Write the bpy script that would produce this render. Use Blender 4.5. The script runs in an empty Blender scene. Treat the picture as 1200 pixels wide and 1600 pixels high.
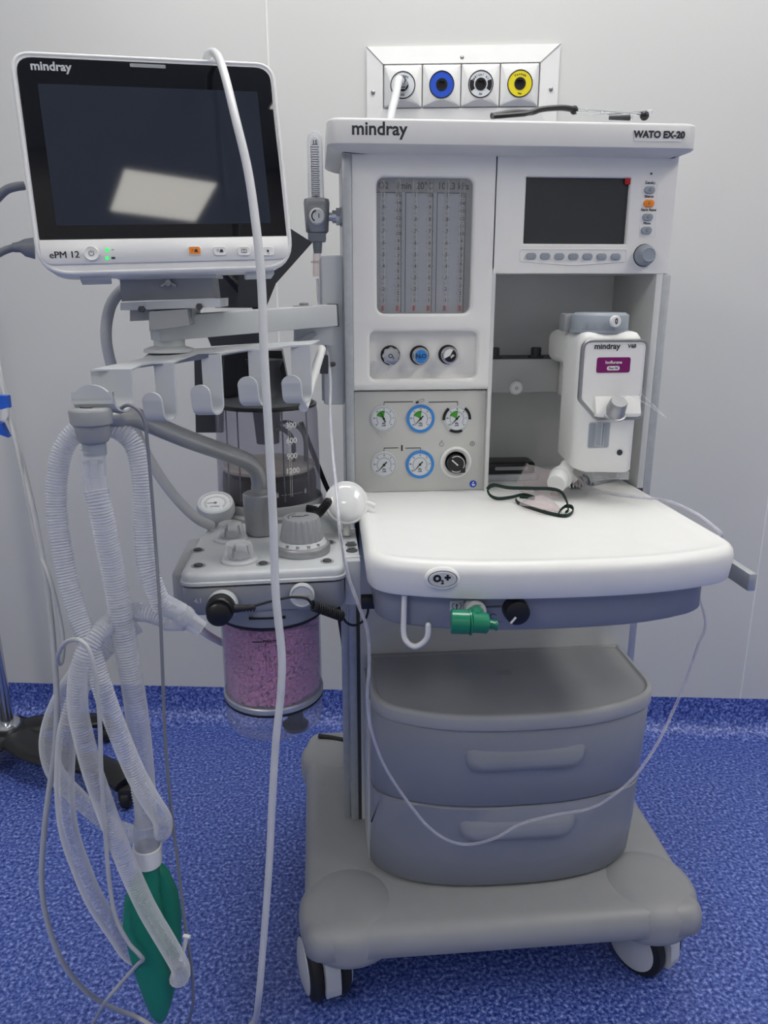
import bpy, bmesh, math, random
from mathutils import Matrix, Vector
random.seed(7)
PI = math.pi
SC = bpy.context.scene
COL = SC.collection

# ---------------------------------------------------------------- camera, light, exposure
FPX, CAM_H = 1200.0, 1.16
PITCH, YAW, ROLL = 15.95, 5.0, -0.05
_p, _y, _r = map(math.radians, (PITCH, YAW, ROLL))
FW = Vector((math.sin(_y)*math.cos(_p), math.cos(_y)*math.cos(_p), -math.sin(_p)))
_rt = Vector((math.cos(_y), -math.sin(_y), 0)); _up = _rt.cross(FW)
RT = _rt*math.cos(_r) + _up*math.sin(_r); UP = RT.cross(FW)
CAM = Vector((0, 0, CAM_H))
cd = bpy.data.cameras.new('camera'); cam = bpy.data.objects.new('camera', cd); COL.objects.link(cam)
cam.matrix_world = Matrix(((RT.x, UP.x, -FW.x, 0), (RT.y, UP.y, -FW.y, 0), (RT.z, UP.z, -FW.z, CAM_H), (0, 0, 0, 1)))
cd.sensor_fit = 'HORIZONTAL'; cd.sensor_width = 36; cd.lens = 36*FPX/1200; cd.clip_start = 0.02
SC.camera = cam
SC.view_settings.view_transform = 'Standard'; SC.view_settings.look = 'None'
SC.view_settings.gamma = 1; SC.view_settings.use_curve_mapping = False
SC.view_settings.exposure = 0.0
w = bpy.data.worlds.new('world'); SC.world = w; w.use_nodes = True
w.node_tree.nodes['Background'].inputs[0].default_value = (0.8, 0.9, 1, 1)
w.node_tree.nodes['Background'].inputs[1].default_value = 0.3
SC.cycles.transparent_max_bounces = 40
SC.cycles.max_bounces = 10
LAMP_MAIN, LAMP_BACK = 8.0, 9.6      # emission of the ceiling panels

# ---------------------------------------------------------------- pixel rays -> points at a real depth
def ray(px, py): return RT*((px-600)/FPX) - UP*((py-800)/FPX) + FW
def at(px, py, Y): d = ray(px, py); return CAM + d*(Y/d.y)
def atZ(px, py, Z): d = ray(px, py); return CAM + d*((Z-CAM_H)/d.z)
def atX(px, py, X): d = ray(px, py); return CAM + d*(X/d.x)
def onplane(px, py, M):
    d = ray(px, py); n = M.col[1].xyz; o = M.translation
    return M.inverted() @ (CAM + d*((o-CAM).dot(n)/d.dot(n)))

# ---------------------------------------------------------------- materials
def lin(h):
    out = []
    for i in (0, 2, 4):
        c = int(h[i:i+2], 16)/255
        out.append(c/12.92 if c <= .04045 else ((c+.055)/1.055)**2.4)
    return (*out, 1)
def nt(name):
    m = bpy.data.materials.new(name); m.use_nodes = True; t = m.node_tree
    return m, t, t.nodes, t.links, t.nodes['Principled BSDF']
def mat(name, c, rough=.45, metal=0., var=.04, scale=30., bump=0., bscale=300., emis=None, es=0., coat=0.):
    m, t, N, L, b = nt(name)
    c = lin(c)
    b.inputs['Roughness'].default_value = rough; b.inputs['Metallic'].default_value = metal
    if coat: b.inputs['Coat Weight'].default_value = coat
    tc = N.new('ShaderNodeTexCoord'); no = N.new('ShaderNodeTexNoise'); no.inputs['Scale'].default_value = scale
    no.inputs['Detail'].default_value = 4
    L.new(tc.outputs['Object'], no.inputs['Vector'])
    r = N.new('ShaderNodeValToRGB'); r.color_ramp.elements[0].position = .3; r.color_ramp.elements[1].position = .7
    r.color_ramp.elements[0].color = (*[x*(1-var) for x in c[:3]], 1); r.color_ramp.elements[1].color = (*[min(1, x*(1+var)) for x in c[:3]], 1)
    L.new(no.outputs['Fac'], r.inputs['Fac']); L.new(r.outputs['Color'], b.inputs['Base Color'])
    if bump:
        n2 = N.new('ShaderNodeTexNoise'); n2.inputs['Scale'].default_value = bscale
        L.new(tc.outputs['Object'], n2.inputs['Vector'])
        bp = N.new('ShaderNodeBump'); bp.inputs['Strength'].default_value = bump; bp.inputs['Distance'].default_value = .001
        L.new(n2.outputs['Fac'], bp.inputs['Height']); L.new(bp.outputs['Normal'], b.inputs['Normal'])
    if emis:
        b.inputs['Emission Color'].default_value = lin(emis); b.inputs['Emission Strength'].default_value = es
    return m
def clear(name, tint='ffffff', body='ffffff', lo=.08, hi=.6, rough=.08, blend=.35):
    """thin clear plastic: see-through, milky body and a glossy skin, stronger at grazing angles"""
    m, t, N, L, b = nt(name)
    b.inputs['Base Color'].default_value = lin(body); b.inputs['Roughness'].default_value = rough
    tr = N.new('ShaderNodeBsdfTransparent'); tr.inputs[0].default_value = lin(tint)
    lw = N.new('ShaderNodeLayerWeight'); lw.inputs['Blend'].default_value = blend
    no = N.new('ShaderNodeTexNoise'); no.inputs['Scale'].default_value = 40
    mr = N.new('ShaderNodeMapRange'); mr.inputs['To Min'].default_value = lo; mr.inputs['To Max'].default_value = hi
    ma = N.new('ShaderNodeMath'); ma.operation = 'MULTIPLY_ADD'; ma.inputs[1].default_value = .06
    L.new(no.outputs['Fac'], ma.inputs[0]); L.new(lw.outputs['Facing'], mr.inputs['Value']); L.new(mr.outputs['Result'], ma.inputs[2])
    mx = N.new('ShaderNodeMixShader'); L.new(ma.outputs[0], mx.inputs[0]); L.new(tr.outputs[0], mx.inputs[1]); L.new(b.outputs[0], mx.inputs[2])
    L.new(mx.outputs[0], N['Material Output'].inputs['Surface'])
    return m
def floor_mat():
    m, t, N, L, b = nt('blue_speckled_vinyl')
    tc = N.new('ShaderNodeTexCoord')
    n1 = N.new('ShaderNodeTexNoise'); n1.inputs['Scale'].default_value = 145; n1.inputs['Detail'].default_value = 5; n1.inputs['Roughness'].default_value = .62
    L.new(tc.outputs['Object'], n1.inputs['Vector'])
    r = N.new('ShaderNodeValToRGB'); e = r.color_ramp.elements
    e[0].position = .36; e[0].color = lin('1a2c76'); e[1].position = .66; e[1].color = lin('a2b0ea')
    k = e.new(.46); k.color = lin('3c55a8'); k = e.new(.55); k.color = lin('6478c4')
    L.new(n1.outputs['Fac'], r.inputs['Fac']); L.new(r.outputs['Color'], b.inputs['Base Color'])
    b.inputs['Roughness'].default_value = .42
    return m
M = dict(
    floor=floor_mat(),
    wall=mat('wall_paint', 'd6d7d6', .35, var=.015, scale=2),
    seam=mat('wall_seam', 'eceeee', .4),
    ceil=mat('ceiling_paint', 'e6e7e6', .7),
    lamp=mat('lamp_diffuser', 'ffffff', .5, emis='fffdf8', es=LAMP_MAIN),
    lampb=mat('lamp_diffuser_rear', 'ffffff', .5, emis='fffaee', es=LAMP_BACK),
    white=mat('white_plastic', 'e8e9e9', .38, var=.01),
    cab=mat('cabinet_white', 'ededec', .42, var=.012),
    beige=mat('grey_beige_panel', 'c8c9c7', .45, var=.015),
    shelf=mat('shelf_white', 'd2d3d4', .4, var=.01),
    lid=mat('lid_grey', 'a9abad', .45, var=.02),
    discw=mat('glossy_white', 'e6e8ea', .12, var=.01, coat=.6),
    niche=mat('niche_grey', 'd6d8d8', .5, var=.015),
    grey=mat('drawer_blue_grey', '898e9a', .42, var=.015),
    mid=mat('mid_grey_plastic', '9a9da1', .42, var=.02),
    lgrey=mat('light_grey_plastic', 'c4c8cc', .4, var=.02),
    basem=mat('base_grey', '9b9da0', .42, var=.02),
    dark=mat('dark_grey_plastic', '3c3f44', .5),
    black=mat('black_plastic', '111215', .35),
    rubber=mat('black_rubber', '1a1b1e', .6),
    line=mat('dark_print', '2b2d33', .6),
    alu=mat('brushed_aluminium', 'bcc0c4', .42, .55, var=.06, scale=80),
    chrome=mat('chrome', 'd0d2d4', .16, 1.0),
    satin=mat('satin_metal', 'a5a7a9', .4, .7, var=.05),
    blue=mat('blue_ring', '2e86d8', .45),
    green=mat('gauge_green', '3f9a28', .5),
    dial=mat('dial_face', 'd5dae0', .5, var=.02, scale=200),
    screen=mat('dark_screen', '383a3d', .12, var=.03),
    orange=mat('orange_key', 'ee8a2c', .45),
    red=mat('red_sticker', 'b0101c', .5),
    key=mat('grey_key', '9aa2ac', .4),
    purple=mat('purple_label', '7a0a63', .45),
    teal=mat('green_plastic', '0a7a5a', .25, coat=.4),
    bag=mat('green_rubber_bag', '138068', .42, var=.04, scale=12),
    flowback=mat('flow_panel_back', 'b9bfca', .4),
    cream=mat('cream_disc', 'd8cfc0', .5),
    cable=mat('grey_cable', 'b9bcc0', .4),
    cablew=mat('white_cable', 'd8dadd', .38),
    dgcable=mat('dark_grey_cable', '7b7f88', .45),
    strap=mat('green_strap', '0f2c24', .7, bump=.3, bscale=900),
    pink=mat('pink_granules', 'eea6cc', .7, var=.08, scale=60),
    yellow=mat('yellow_ring', 'e6d51c', .4),
    royal=mat('blue_gas_ring', '1f4fc4', .4),
    iv=mat('iv_base_black', '17181a', .3),
    bluewrap=mat('blue_wrap', '1d62d4', .5),
    glassblk=mat('monitor_glass', '0b0c10', .04, var=.0),
    scr2=mat('monitor_screen', '2a303c', .04, var=.02),
    clear=clear('clear_plastic', 'f6f7fa', 'ffffff', .07, .55, .06),
    glass=clear('clear_window', 'fafafa', 'ffffff', .03, .4, .04, .5),
    smoke=clear('smoky_plastic', 'e2e2e8', 'b4b4c2', .05, .5, .06),
    can=clear('canister_plastic', 'f6f6fa', 'd0d4e4', .03, .38, .06),
    hose=clear('hose_plastic', 'f6f7fa', 'e4e7ee', .22, .72, .2, .5),
    tube=clear('clear_tubing', 'f4f4f8', 'e6e6f0', .22, .8, .12, .4),
    mask=clear('mask_plastic', 'f6f0f1', 'efe9eb', .04, .42, .08, .35),
    led=mat('green_led', '3fdc7a', .5, emis='30ff70', es=.6),
)

# ---------------------------------------------------------------- mesh helpers
def T(x, y, z): return Matrix.Translation((x, y, z))
def F(p, tilt=0.):
    """frame on a surface that faces -Y: local x right, y up, z towards the viewer"""
    p = Vector(p); return Matrix(((1, 0, 0, p.x), (0, 0, -1, p.y), (0, 1, 0, p.z), (0, 0, 0, 1))) @ Matrix.Rotation(tilt, 4, 'X')
def dirframe(p, d, hint=Vector((0, 0, 1))):
    z = Vector(d).normalized(); h = Vector(hint)
    if abs(z.dot(h)) > .98: h = Vector((1, 0, 0))
    x = h.cross(z).normalized(); y = z.cross(x)
    return Matrix(((x.x, y.x, z.x, p[0]), (x.y, y.y, z.y, p[1]), (x.z, y.z, z.z, p[2]), (0, 0, 0, 1)))
def rrect(w, h, r, n=5, cx=0., cy=0.):
    r = max(min(r, w/2-1e-5, h/2-1e-5), 1e-5); o = []
    for k, (sx, sy) in enumerate(((1, 1), (-1, 1), (-1, -1), (1, -1))):
        for i in range(n+1):
            a = (k + i/n)*PI/2
            o.append((cx + sx*(w/2-r) + r*math.cos(a), cy + sy*(h/2-r) + r*math.sin(a)))
    return o
def fillet(pts, rad, n=6):
    o = []; N = len(pts)
    for i, p in enumerate(pts):
        r = rad[i] if hasattr(rad, '__len__') else rad
        if r <= 0: o.append(tuple(p)); continue
        p = Vector(p); a = (Vector(pts[i-1])-p); b = (Vector(pts[(i+1) % N])-p)
        la, lb = a.length, b.length; a /= la; b /= lb
        ang = math.acos(max(-1, min(1, a.dot(b)))); tl = min(r/math.tan(ang/2), la*.49 if r < 1 else la, lb*.49)
        A, Bp = p+a*tl, p+b*tl
        for k in range(n+1):
            t = k/n; q = A*(1-t)**2 + p*2*t*(1-t) + Bp*t*t
            o.append((q.x, q.y))
    return o
def smooth(pts, n=8):
    P = [Vector(p) for p in pts]; P = [P[0]*2-P[1]] + P + [P[-1]*2-P[-2]]; o = []
    for i in range(1, len(P)-2):
        a, b, c, d = P[i-1:i+3]
        for k in range(n):
            t = k/n
            o.append(.5*((2*b) + (c-a)*t + (2*a-5*b+4*c-d)*t*t + (3*b-a-3*c+d)*t**3))
    o.append(P[-2]); return o
def resample(pts, step):
    L = [0]
    for a, b in zip(pts, pts[1:]): L.append(L[-1] + (b-a).length)
    n = max(2, int(L[-1]/step)); o = []; j = 0
    for k in range(n+1):
        s = L[-1]*k/n
        while j < len(L)-2 and L[j+1] < s: j += 1
        u = (s-L[j])/max(1e-9, L[j+1]-L[j]); o.append(pts[j].lerp(pts[j+1], min(1, u)))
    return o

class B:
    def __init__(s): s.bm = bmesh.new()
    def _add(s, vs, fs, X=None):
        X = X or Matrix.Identity(4)
        v = [s.bm.verts.new(X @ Vector(p)) for p in vs]
        for f in fs:
            try: s.bm.faces.new([v[i] for i in f])
            except ValueError: pass
        return s
    def loft(s, loops, X=None, cap0=True, cap1=True, closed=True):
        n = len(loops[0]); vs = [p for l in loops for p in l]; fs = []
        for k in range(len(loops)-1):
            for i in range(n if closed else n-1):
                j = (i+1) % n; fs.append((k*n+i, k*n+j, (k+1)*n+j, (k+1)*n+i))
        if cap0: fs.append(tuple(range(n))[::-1])
        if cap1: fs.append(tuple((len(loops)-1)*n+i for i in range(n)))
        return s._add(vs, fs, X)
    def prism(s, out, z0, z1, X=None, bev=0., seg=3):
        """outline in local xy, extruded z0..z1, with a rounded top edge (z1 side)"""
        loops = [[(x, y, z0) for x, y in out]]
        if bev:
            cx = sum(p[0] for p in out)/len(out); cy = sum(p[1] for p in out)/len(out)
            sg = 1 if z1 > z0 else -1
            for k in range(seg+1):
                a = k/seg*PI/2; ins = bev*(1-math.cos(a)); z = z1 - sg*bev*(1-math.sin(a))
                loops.append([(p[0], p[1], z) for p in inset(out, ins)])
        else: loops.append([(x, y, z1) for x, y in out])
        return s.loft(loops, X)
    def box(s, c, d, bev=0., X=None, seg=2):
        b = bmesh.new(); bmesh.ops.create_cube(b, size=1)
        for v in b.verts: v.co = Vector((v.co.x*d[0]+c[0], v.co.y*d[1]+c[1], v.co.z*d[2]+c[2]))
        if bev: bmesh.ops.bevel(b, geom=list(b.edges), offset=min(bev, min(d)*.48), segments=seg, profile=.5, affect='EDGES')
        return s.merge(b, X)
    def span(s, x0, x1, y0, y1, z0, z1, bev=0., X=None, seg=2):
        return s.box(((x0+x1)/2, (y0+y1)/2, (z0+z1)/2), (abs(x1-x0), abs(y1-y0), abs(z1-z0)), bev, X, seg)
    def merge(s, b, X=None):
        X = X or Matrix.Identity(4); b.verts.index_update()
        mp = [s.bm.verts.new(X @ v.co) for v in b.verts]
        for f in b.faces:
            try: s.bm.faces.new([mp[v.index] for v in f.verts])
            except ValueError: pass
        b.free(); return s
    def lathe(s, prof, X=None, n=32, cap=True, cap1=None, rf=None):
        loops = []
        for r, z in prof:
            loops.append([((r if rf is None else rf(r, z, 2*PI*i/n))*math.cos(2*PI*i/n), (r if rf is None else rf(r, z, 2*PI*i/n))*math.sin(2*PI*i/n), z) for i in range(n)])
        return s.loft(loops, X, cap, cap if cap1 is None else cap1)
    def disc(s, r, z0, z1, X=None, n=32, ch=0.):
        p = [(r, z0), (r, z1-ch), (r-ch, z1)] if ch else [(r, z0), (r, z1)]
        return s.lathe(p, X, n)
    def ring(s, r0, r1, z0, z1, X=None, n=40, a0=0, a1=2*PI):
        full = abs(a1-a0) > 6.28; k = n; loops = []
        for i in range(k + (0 if full else 1)):
            a = a0 + (a1-a0)*i/k; c, d = math.cos(a), math.sin(a)
            loops.append([(r0*c, r0*d, z0), (r1*c, r1*d, z0), (r1*c, r1*d, z1), (r0*c, r0*d, z1)])
        if full: loops.append(loops[0])
        return s.loft(loops, X, not full, not full)
    def cyl(s, a, b, r, r2=None, n=16, ch=0.):
        a, b = Vector(a), Vector(b); h = (b-a).length; r2 = r if r2 is None else r2
        p = [(r-ch, 0), (r, ch), (r2, h-ch), (r2-ch, h)] if ch else [(r, 0), (r2, h)]
        return s.lathe(p, dirframe(a, b-a), n)
    def ball(s, c, rx, ry=None, rz=None, X=None, nu=20, nv=12, v0=-1, v1=1):
        ry = ry or rx; rz = rz or rx; loops = []
        for j in range(nv+1):
            t = (v0+(v1-v0)*j/nv)*PI/2; cr = max(math.cos(t), 1e-3)
            loops.append([(c[0]+rx*cr*math.cos(2*PI*i/nu), c[1]+ry*cr*math.sin(2*PI*i/nu), c[2]+rz*math.sin(t)) for i in range(nu)])
        return s.loft(loops, X)
    def tube(s, pts, r, n=10, cap=True, rf=None, flat=None, hint=None):
        pts = [Vector(p) for p in pts]; loops = []; N = len(pts); prev = None; acc = 0
        for i, p in enumerate(pts):
            t = (pts[min(i+1, N-1)]-pts[max(i-1, 0)])
            t = t.normalized() if t.length > 1e-9 else Vector((0, 0, 1))
            if prev is None:
                h = Vector(hint) if hint else (Vector((0, 1, 0)) if abs(t.y) < .9 else Vector((1, 0, 0)))
                u = (h - t*h.dot(t)).normalized()
            else:
                u = (prev - t*prev.dot(t)).normalized()
            if hint: h = Vector(hint); u = (h - t*h.dot(t)).normalized()
            prev = u; v = t.cross(u)
            if i: acc += (p-pts[i-1]).length
            rr = rf(acc) if rf else r
            a, b = (rr, rr) if flat is None else flat
            loops.append([p + u*(a*math.cos(2*PI*k/n)) + v*(b*math.sin(2*PI*k/n)) for k in range(n)])
        return s.loft(loops, None, cap, cap)
    def text(s, st, X, size, bold=0., align='CENTER', depth=.0002, sx=1., shear=0.):
        if 'M' in st and bold:      # the font's M closes up when thickened: thicken it by overprinting
            for dx_ in (-bold, 0, bold): s.text(st, X @ T(dx_, 0, 0), size, 0, align, depth, sx, shear)
            return s
        c = bpy.data.curves.new('t', 'FONT'); c.body = st; c.size = size; c.align_x = align; c.align_y = 'CENTER'
        c.extrude = depth; c.offset = bold; c.resolution_u = 3; c.shear = shear
        o = bpy.data.objects.new('t', c); COL.objects.link(o)
        dg = bpy.context.evaluated_depsgraph_get(); me = bpy.data.meshes.new_from_object(o.evaluated_get(dg))
        b = bmesh.new(); b.from_mesh(me)
        s.merge(b, X @ Matrix.Diagonal((sx, 1, 1, 1)))
        bpy.data.objects.remove(o); bpy.data.curves.remove(c); bpy.data.meshes.remove(me)
        return s
    def build(s, name, m, parent=None, sharp=38):
        X = WM.get(parent.name) if parent else None
        bmesh.ops.recalc_face_normals(s.bm, faces=s.bm.faces)
        if X is not None: s.bm.transform(X.inverted())
        me = bpy.data.meshes.new(name); s.bm.to_mesh(me); s.bm.free()
        me.materials.append(m if not isinstance(m, str) else M[m])
        me.shade_smooth(); me.set_sharp_from_angle(angle=math.radians(sharp))
        o = bpy.data.objects.new(name, me); COL.objects.link(o)
        if parent: o.parent = parent; WM[o.name] = X
        else: WM[o.name] = Matrix.Identity(4)
        return o
WM = {}
def inset(out, d):
    """move each point of a ccw/cw outline inwards by d"""
    if d == 0: return list(out)
    n = len(out); ar = sum(out[i][0]*out[(i+1) % n][1]-out[(i+1) % n][0]*out[i][1] for i in range(n))
    sg = 1 if ar > 0 else -1; o = []
    for i in range(n):
        a, p, b = out[i-1], out[i], out[(i+1) % n]
        e1 = Vector((p[0]-a[0], p[1]-a[1])); e2 = Vector((b[0]-p[0], b[1]-p[1]))
        if e1.length < 1e-7: e1 = e2
        if e2.length < 1e-7: e2 = e1
        n1 = Vector((-e1.y, e1.x)).normalized()*sg; n2 = Vector((-e2.y, e2.x)).normalized()*sg
        m_ = n1+n2; m_ = m_.normalized() if m_.length > 1e-6 else n1
        k = d/max(.35, m_.dot(n1)); o.append((p[0]+m_.x*k, p[1]+m_.y*k))
    return o
def thing(name, label, cat, X=(0, 0, 0), group=None):
    o = bpy.data.objects.new(name, None); COL.objects.link(o); o.empty_display_size = .05
    X = X if isinstance(X, Matrix) else T(*X)
    o.matrix_world = X; WM[o.name] = X
    return tag(o, label, cat, group)
def tag(o, label=None, cat=None, group=None, kind=None):
    if label: o['label'] = label
    if cat: o['category'] = cat
    if group: o['group'] = group
    if kind: o['kind'] = kind
    return o
def struct(o): o['kind'] = 'structure'; return o
def logo(s, X, h, bold):     # the maker's lower-case lettering
    return s.text('mindray', X, h, bold, 'LEFT')

# ---------------------------------------------------------------- the room
WY0, WS = 1.924, -0.1338          # back wall plane: y = WY0 + WS*x
WA = math.atan(WS)
WX = T(0, WY0, 0) @ Matrix.Rotation(WA, 4, 'Z')       # wall frame: x along the wall, -y into the room
def wallpt(px, py, off=0.):
    d = ray(px, py); n = WX.col[1].xyz; p0 = WX @ Vector((0, -off, 0)); return WX.inverted() @ (CAM + d*((p0-CAM).dot(n)/d.dot(n)))
CH = 2.72
b = B(); b.span(-2.6, 2.8, -2.6, 2.6, -.05, 0); struct(b.build('floor', 'floor'))
b = B(); b.span(-2.6, 2.8, 0, .08, 0, CH, X=WX); struct(b.build('wall_back', 'wall'))
b = B(); b.span(-2.1, -2.02, -2.4, 2.4, 0, CH); struct(b.build('wall_left', 'wall'))
b = B(); b.span(2.3, 2.38, -2.4, 1.75, 0, CH); struct(b.build('wall_right', 'wall'))
b = B(); b.span(-2.1, 2.38, -2.48, -2.4, 0, CH); struct(b.build('wall_front', 'wall'))
b = B(); b.span(-2.3, 2.5, -2.5, 2.4, CH, CH+.06); struct(b.build('ceiling', 'ceil'))
# coved vinyl skirting
out = [(-.055, .0005)]
for k in range(9):
    a = k/8*PI/2; out.append((-.055+.0525*math.sin(a), .053-.0525*math.cos(a)))
out += [(-.0025, .1), (-.0001, .1), (-.0001, .0005)]
b = B(); Xc = WX @ Matrix(((0, 0, 1, 0), (1, 0, 0, 0), (0, 1, 0, 0), (0, 0, 0, 1)))
b.loft([[(x, y, z) for x, y in out] for z in (-2.05, 2.3)], Xc); struct(b.build('baseboard_back', 'floor'))
for i, (px, py) in enumerate(((427, 300), (1176, 950))):
    x = wallpt(px, py).x
    b = B(); b.span(x-.0018, x+.0018, -.001, .0005, .1, CH, X=WX); struct(b.build('trim_%d' % (i+1), 'seam'))
# ceiling lights; the two long side panels are added for even fill
for (x0, x1, y0, y1, m, lb) in ((-.5, .8, .90, 1.55, 'lamp', 'large white ceiling light panel over the machine'),
                                (.30, .72, -1.76, -1.36, 'lampb', 'small square ceiling light panel behind the photographer'),
                                (-1.7, -1.1, -1.3, -.1, 'lampb', 'long unseen ceiling panel added on the left for even fill light'),
                                (1.4, 2.0, -.4, .8, 'lampb', 'long unseen ceiling panel added on the right for even fill light')):
    t = thing('ceiling_light', lb, 'ceiling light', ((x0+x1)/2, (y0+y1)/2, CH))
    b = B(); X = T((x0+x1)/2, (y0+y1)/2, CH)
    b.loft([[(x, y, z) for x, y in rrect((x1-x0)+a, (y1-y0)+a, .01)] for a, z in ((.06, 0), (.06, -.02), (0, -.02), (0, -.002))], X, True, False); b.build('frame', 'lgrey', t)
    b = B(); b.span(x0, x1, y0, y1, CH-.012, CH-.004); b.build('diffuser', m, t)

# ---------------------------------------------------------------- gas outlet panel on the wall
c = wallpt(724, 125)
PW = wallpt(875, 71).x-wallpt(573, 73).x; pz1 = wallpt(724, 72).z; pz0 = pz1-.20; px0 = wallpt(573, 73).x; px1 = px0+PW
ox0 = wallpt(600, 105).x; oz1 = wallpt(600, 105).z; oz0 = wallpt(661, 170).z; OW = (wallpt(842, 104).x-ox0)/4
WF = WX @ Matrix(((1, 0, 0, 0), (0, 0, -1, 0), (0, 1, 0, 0), (0, 0, 0, 1)))   # x right, y up, z out of the wall
t = thing('wall_plate', 'white metal surround plate screwed to the wall around four gas outlets', 'wall plate', WF @ T((px0+px1)/2, oz0, 0))
b = B(); ix0, ix1, iz0, iz1 = ox0-.002, ox0+4*OW+.002, oz0-.002, oz1+.003
O = [(px0, pz0), (px1, pz0), (px1, pz1), (px0, pz1)]; I = [(ix0, iz0), (ix1, iz0), (ix1, iz1), (ix0, iz1)]
b.loft([[(x, y, z) for x, y in l] for l, z in ((O, 0), (O, .006), (I, .013), (I, .001))], WF, True, True); b.build('surround', 'white', t, 5)
for s_, (ox, oz) in ((0, (px0, pz1)), (1, (px1, pz1))):
    ixx = (ix0, ix1)[s_]; b = B(); b.cyl(WF @ Vector((ox, oz, .0065)), WF @ Vector((ixx, iz1, .0136)), .0009, n=6); b.build('mitre_joint', 'mid', t)
for (a_, h_) in ((722, 90), (583, 144), (861, 139)):
    q = wallpt(a_, h_, .01); b = B(); X = WF @ T(q.x, q.z, .008)
    b.lathe([(.0045, 0), (.0045, .003), (.003, .0045), (.0005, .005)], X, 16); b.span(-.003, .003, -.0005, .0005, .0045, .0055, X=X); b.build('screw', 'satin', t)
ocol = [('dial', 'Oxygen', 'O2 4 bar'), ('royal', '', ''), ('dial', 'Medical air', 'Air'), ('yellow', 'Vacuum', 'Vac')]
olab = ['white square wall gas outlet, leftmost, with a white hose plugged in', 'white square wall gas outlet with a plain blue ring',
        'white square wall gas outlet with a black and white ring', 'white square wall gas outlet with a yellow ring, rightmost']
for i in range(4):
    cx = ox0+OW*(i+.5); cz = (oz0+oz1)/2; hw = OW/2-.0012; hh = (oz1-oz0)/2
    X = WF @ T(cx, cz, 0); t = thing('gas_outlet', olab[i], 'gas outlet', X, 'wall gas outlets in the surround plate')
    b = B(); b.loft([[(x, y, z) for x, y in rrect(w_*2, h_*2, r_)] for w_, h_, r_, z in ((hw, hh, .001, .002), (hw, hh, .002, .014), (hw-.002, hh-.002, .002, .017), (.0285, .030, .0285, .026), (.0265, .0265, .0264, .026), (.0265, .0265, .0264, .022))], X); b.build('cover', 'white', t, 25)
    b = B(); b.ring(.0255, .0275, .018, .0275, X); b.build('rim', 'black', t)
    b = B(); b.ring(.0125, .0255, .018, .0268, X); b.build('colour_ring', ocol[i][0], t)
    if i == 2:
        b = B(); b.ring(.0150, .0245, .0269, .0272, X, 12, 2.75, 3.75); b.ring(.0150, .0245, .0269, .0272, X, 12, -.6, .4); b.build('black_sector', 'black', t)
    b = B(); b.ring(.0085, .0125, .018, .028, X); b.lathe([(.0125, .0222), (.0125, .0232)], X); b.box((0, .009, .024), (.006, .006, .009), X=X); b.build('socket', 'black', t)
    if ocol[i][1]:
        b = B(); st = ocol[i][1]
        for k, ch in enumerate(st):
            a = PI/2 - (k-(len(st)-1)/2)*.24
            b.text(ch, X @ Matrix.Rotation(a-PI/2, 4, 'Z') @ T(0, .0188, .0271), .0068, .0002)
        b.text(ocol[i][2][:3], X @ T(0, -.0195, .0271), .0058, .0002); b.build('ring_lettering', 'line', t)
# hose plugged into the first outlet
a0 = WF @ Vector((ox0+OW/2, (oz0+oz1)/2, .0))
pp = [WF @ Vector((ox0+OW/2-.004, (oz0+oz1)/2, .062)), WF @ Vector((ox0+OW/2-.008, (oz0+oz1)/2-.006, .085)), at(617, 155, 1.77), at(611, 180, 1.73), at(608, 215, 1.70), at(606, 330, 1.66), at(620, 700, 1.62)]
t = thing('gas_hose', 'thick white gas hose plugged into the leftmost wall outlet', 'hose', pp[0])
b = B(); b.tube(smooth(pp, 6), .0085, 14); b.build('hose', 'cablew', t)
b = B(); X = WF @ T(ox0+OW/2, (oz0+oz1)/2, .0)
b.lathe([(.0117, .0285), (.0117, .046), (.0095, .048), (.0095, .066)], X, 6); b.build('probe', 'chrome', t)

# ---------------------------------------------------------------- the anaesthesia machine
YC = 1.24
def C(px, py, off=0.): return at(px, py, YC-off)
def bow(x0, x1, yb, ys, ym, r, n=14, tap=0.):
    """plan outline with a bowed front; front is at small y"""
    xc, hw = (x0+x1)/2, (x1-x0)/2; pts = [(x0+tap, yb), (x1-tap, yb)]; rad = [.004, .004]
    for k in range(n+1):
        t_ = 1-2*k/n; pts.append((xc+hw*t_, ym+(ys-ym)*abs(t_)**2.7)); rad.append(r if k in (0, n) else 0)
    # fillet the two front corners using a longer leg
    o = [pts[0], pts[1]]
    f = [Vector(p) for p in pts[2:]]
    def corner(side_pt, poly, r):
        p = poly[0]; a = (Vector(side_pt)-p).normalized()*r; L = 0; i = 0
        while i < len(poly)-1 and L < r: L += (poly[i+1]-poly[i]).length; i += 1
        q = poly[i]; return [(( (p+a)*(1-t)**2 + p*2*t*(1-t) + q*t*t)) for t in [k/6 for k in range(7)]], i
    c1, i1 = corner(pts[1], f, r); c2, i2 = corner(pts[0], f[::-1], r)
    mid = f[i1+1:len(f)-1-i2]
    o += [tuple(p) for p in c1] + [tuple(p) for p in mid] + [tuple(p) for p in c2[::-1]]
    return o
am = thing('anesthesia_machine', 'large white and grey anaesthesia machine on castors with gauges, flow tubes, worktop and two drawers', 'anesthesia machine', (.3, 1.25, 0))

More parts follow.
